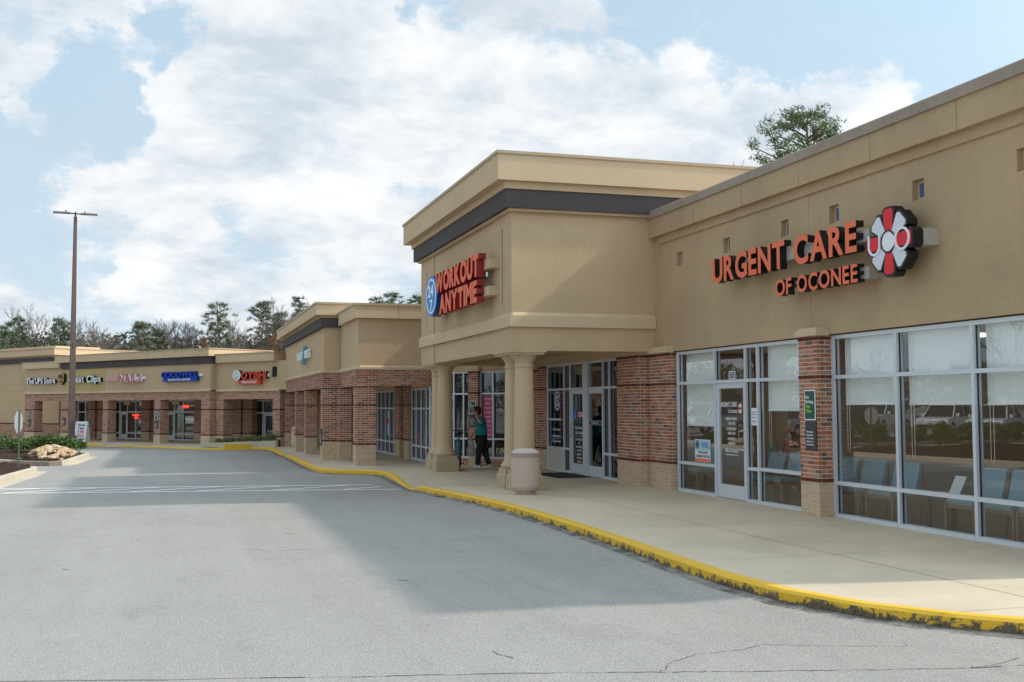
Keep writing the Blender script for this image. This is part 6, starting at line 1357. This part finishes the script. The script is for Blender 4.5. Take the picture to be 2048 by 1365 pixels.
m = MB(); m.ball((.10, 0, 1.10), (.075, .08, .075), 12, 8); m.tube([(.03, 0, 1.12), (-.03, 0, 1.10), (-.05, 0, 1.02), (-.04, 0, .95)], [.03, .04, .035, .01], 8); m.v = [VW @ Vector(v) for v in m.v]; m.build('hair', mat('blond_hair', (.38, .26, .13), .6), lady)
m = MB(); m.ball((.232, 0, 1.085), (.018, .013, .02), 8, 6)
for s_ in (-1, 1): m.ball((.13, s_*.086, 1.09), (.022, .012, .03), 8, 6)
m.v = [VW @ Vector(v) for v in m.v]; m.build('nose_and_ears', m_skin2, lady)

# ------------------------------------------------------------------ bicycle leaning at the far columns
bk = thing('bicycle', 'teal bicycle standing behind the far pair of columns', 'bicycle', (7.22, 28.5, .15))
def bp(a, s_, z):          # a along the bike (0 rear axle), s sideways
    d = Vector((.16, .987)); n_ = Vector((.987, -.16)); o_ = Vector((7.22, 28.35)); return (o_.x+d.x*a+n_.x*(s_+.06*z), o_.y+d.y*a+n_.y*(s_+.06*z), .15+z)
def wheel(a, lb=None):
    m = MB(); m.tube([bp(a+.33*math.cos(q), 0, .35+.33*math.sin(q)) for q in [2*math.pi*i/30 for i in range(31)]], .024, 8, cap=False); w_ = m.build('wheel', m_black, bk)
    m = MB(); m.tube([bp(a+.305*math.cos(q), 0, .35+.305*math.sin(q)) for q in [2*math.pi*i/24 for i in range(25)]], .010, 6, cap=False)
    for i in range(14): q = math.pi*2*i/14; m.tube([bp(a, 0, .35), bp(a+.3*math.cos(q), 0, .35+.3*math.sin(q))], .0025, 3)
    m.tube([bp(a, -.05, .35), bp(a, .05, .35)], .02, 6); m.build('rim', mat('grey_metal', (.3, .3, .32), .4, .5), w_)
wheel(0); wheel(1.03)
m = MB(); mt_ = mat('teal_frame', (.01, .33, .38), .35)
for a, b, r_ in (((.0, 0, .35), (.42, 0, .30), .012), ((0, 0, .35), (.32, 0, .78), .012), ((.42, 0, .30), (.28, 0, .86), .017), ((.30, 0, .78), (.86, 0, .80), .019), ((.42, 0, .30), (.88, 0, .72), .021), ((.86, 0, .86), (.90, 0, .68), .020), ((.90, .0, .68), (1.03, 0, .35), .015)): m.tube([bp(*a), bp(*b)], r_, 8)
m.build('frame', mt_, bk)
m = MB(); m.tube([bp(.27, 0, .84), bp(.25, 0, .96)], .013, 6); m.build('seat_post', m_black, bk)
m = MB(); P = []
for a, w_, z in ((.08, .075, .965), (.14, .08, .985), (.24, .05, .985), (.36, .018, .975)):
    for s_, dz in ((-1, 0), (-.6, .018), (.6, .018), (1, 0), (.6, -.03), (-.6, -.03)): P.append(bp(a, s_*w_, z+dz))
m.add(P, [(j*6+i, j*6+(i+1) % 6, (j+1)*6+(i+1) % 6, (j+1)*6+i) for j in range(3) for i in range(6)]+[tuple(range(5, -1, -1)), tuple(range(18, 24))], 0, True); m.build('saddle', m_black, bk)
m = MB(); m.tube([bp(.86, 0, .86), bp(.84, 0, 1.0)], .015, 6); m.tube([bp(.80, -.32, 1.05), bp(.86, -.12, 1.01), bp(.86, .12, 1.01), bp(.80, .32, 1.05)], .013, 6); m.build('handlebar', m_black, bk)
for s_ in (-1, 1):
    m = MB(); m.tube([bp(.42, s_*.03, .30), bp(.42, s_*.07, .30), bp(.42+s_*.02, s_*.08, .30-s_*.16)], .01, 5); m.box(Fr(*bp(.42, s_*.13, 0)[:2], 81), -.05, .05, -.045, .045, .15+.29-s_*.16, .15+.31-s_*.16); m.build('pedal', m_black, bk)
m = MB(); m.ball(bp(.02, 0, .88), (.02, .015, .028), 8, 6); m.build('rear_reflector', m_red, bk)

# ------------------------------------------------------------------ parked vehicles across the lot, seen in the window reflections
m_vglass = mat('vehicle_glass', (.02, .025, .03), .08); m_tyre = mat('tyre', (.02, .02, .02), .8); m_rim = mat('wheel_rim', (.5, .5, .52), .35, .6); m_tail = mat('tail_lamp', (.4, .02, .02), .3); m_head = mat('head_lamp', (.7, .72, .75), .15)
def vehicle(kind, paint, label, x, y, ang_):
    t = thing('parked_'+kind, label, kind, (0, 0, 0), 0, 'vehicles parked across the lot'); f = ID
    Lh = {'pickup': 2.85, 'suv': 2.35, 'car': 2.3}[kind]; h1 = {'pickup': 1.12, 'suv': 1.05, 'car': .88}[kind]; h2 = {'pickup': 1.88, 'suv': 1.75, 'car': 1.45}[kind]
    # outlines in (y, z), swept across the width; x is width
    low = [(-Lh, .42), (-Lh, .85), (-Lh+.12, h1-.1), (-Lh+1.2, h1), (Lh-.15, h1), (Lh, h1-.12), (Lh, .45)]
    def arch(c): return [(c+.42*math.cos(q), .36+.42*math.sin(q)) for q in [math.pi*i/8 for i in range(9)]]
    w_ = .95; wb = Lh*.62; prof_ = [(-Lh, .42)]+[(-wb-.42, .38)]+arch(-wb)[::-1]+[(wb-.42, .38)]+arch(wb)[::-1]+[(Lh, .45), (Lh, h1-.12), (Lh-.15, h1), (-Lh+1.2, h1), (-Lh+.12, h1-.12), (-Lh, .82)]
    m = MB(); m.prof(f, prof_, -w_, w_); m.build('body', paint, t)
    c0, c1 = {'pickup': (-1.5, .75), 'suv': (-1.25, 2.2), 'car': (-1.15, 1.6)}[kind]; rk = {'pickup': .15, 'suv': .3, 'car': .7}[kind]
    m = MB(); P = [(-.88, c0, h1), (.88, c0, h1), (.88, c1, h1), (-.88, c1, h1), (-.72, c0+.75, h2), (.72, c0+.75, h2), (.72, c1-rk, h2), (-.72, c1-rk, h2)]
    m.add(P, [(4, 5, 6, 7), (0, 1, 5, 4), (1, 2, 6, 5), (2, 3, 7, 6), (3, 0, 4, 7)]); m.build('cabin', m_vglass, t)
    m = MB(); m.prism(f, [(-.74, c0+.72), (.74, c0+.72), (.74, c1-rk+.03), (-.74, c1-rk+.03)], h2-.03, h2+.03)
    for s_ in (-1, 1):
        for a, b in (((s_*.89, c0, h1), (s_*.73, c0+.75, h2)), ((s_*.885, (c0+c1)/2+.2, h1), (s_*.73, (c0+c1)/2+.2, h2)), ((s_*.89, c1, h1), (s_*.73, c1-rk, h2))): m.tube([a, b], .05, 4)
    m.build('roof', paint, t)
    for s_ in (-1, 1):
        for c in (-wb, wb):
            m = MB(); m.tube([(s_*.72, c, .36), (s_*.94, c, .36)], .36, 18); wl = m.build('wheel', m_tyre, t); m = MB(); m.tube([(s_*.93, c, .36), (s_*.95, c, .36)], .22, 12); m.build('rim', m_rim, wl)
        m = MB(); m.box(f, s_*.7, s_*.93, Lh-.04, Lh+.02, h1-.42, h1-.14); m.build('tail_lamp', m_tail, t); m = MB(); m.box(f, s_*.6, s_*.9, -Lh-.02, -Lh+.05, .68, .86); m.build('head_lamp', m_head, t)
        m = MB(); m.box(f, s_*.95, s_*1.13, c0+.3, c0+.42, h1+.02, h1+.2); m.build('wing_mirror', paint, t)
    if kind == 'pickup':
        m = MB(); m.box(f, -.8, .8, .95, Lh-.12, h1-.001, h1+.004); m.build('bed', m_intd, t)
    m = MB(); m.box(f, -.9, .9, Lh-.02, Lh+.10, .42, .6); m.box(f, -.9, .9, -Lh-.10, -Lh+.02, .42, .6); m.build('bumper', m_tyre if kind != 'car' else paint, t)
    wm = Matrix.Translation((x, y, 0)) @ Matrix.Rotation(R(ang_), 4, 'Z'); t.matrix_basis = wm
    return t
pw = mat('white_car_paint', (.75, .76, .78), .25); ps = mat('silver_car_paint', (.42, .44, .46), .25, .4); pb = mat('dark_grey_car_paint', (.05, .055, .065), .22, .3); pbl = mat('blue_car_paint', (.03, .08, .2), .22, .3)
for k_, p_, x, y, a, lb in (('pickup', pw, -27.5, 65, 62, 'white pickup parked across the lot'), ('suv', pb, -20, 58, 60, 'dark grey sport utility parked left of the white pickup'), ('pickup', ps, -14.2, 64.5, 66, 'silver pickup parked across the lot'),
        ('suv', ps, -13, 52.5, 60, 'silver sport utility parked near the planting bed'), ('suv', pw, -25.5, 56, 58, 'white sport utility parked beyond the shrubs'), ('car', pbl, -31, 60, 58, 'blue car parked right of the white pickup'), ('car', pb, -29, 51.5, 58, 'black car parked beyond the shrubs'), ('suv', pw, -23.5, 49.5, 54, 'white sport utility parked nearest across the lot'), ('car', ps, -34, 46, 58, 'silver car parked at the end of the row'), ('suv', pbl, -18, 69, 70, 'blue sport utility parked by the far shops')):
    vehicle(k_, p_, lb, x, y, a)
for i in range(16):
    x, y = -50-random.uniform(0, 14), 20+i*8.5+random.uniform(-2, 2)
    if i % 2: pine(x, y, random.uniform(5, 8), random.uniform(4, 6), 'evergreen at the far side of the lot beyond the left edge', 1500+i, base=.2, nclump=90, per=22, L=.8, mt=m_ever, name='evergreen_tree', group='trees across the lot')
    else: bare_tree(x, y, random.uniform(8, 11), 1.0, 'bare tree at the far side of the lot beyond the left edge', 1600+i, depth=4, group='trees across the lot')
bare_tree(-14.5, 36.5, 7.5, 1.0, 'bare ornamental tree in the lot planting beyond the left edge', 1700, depth=5)
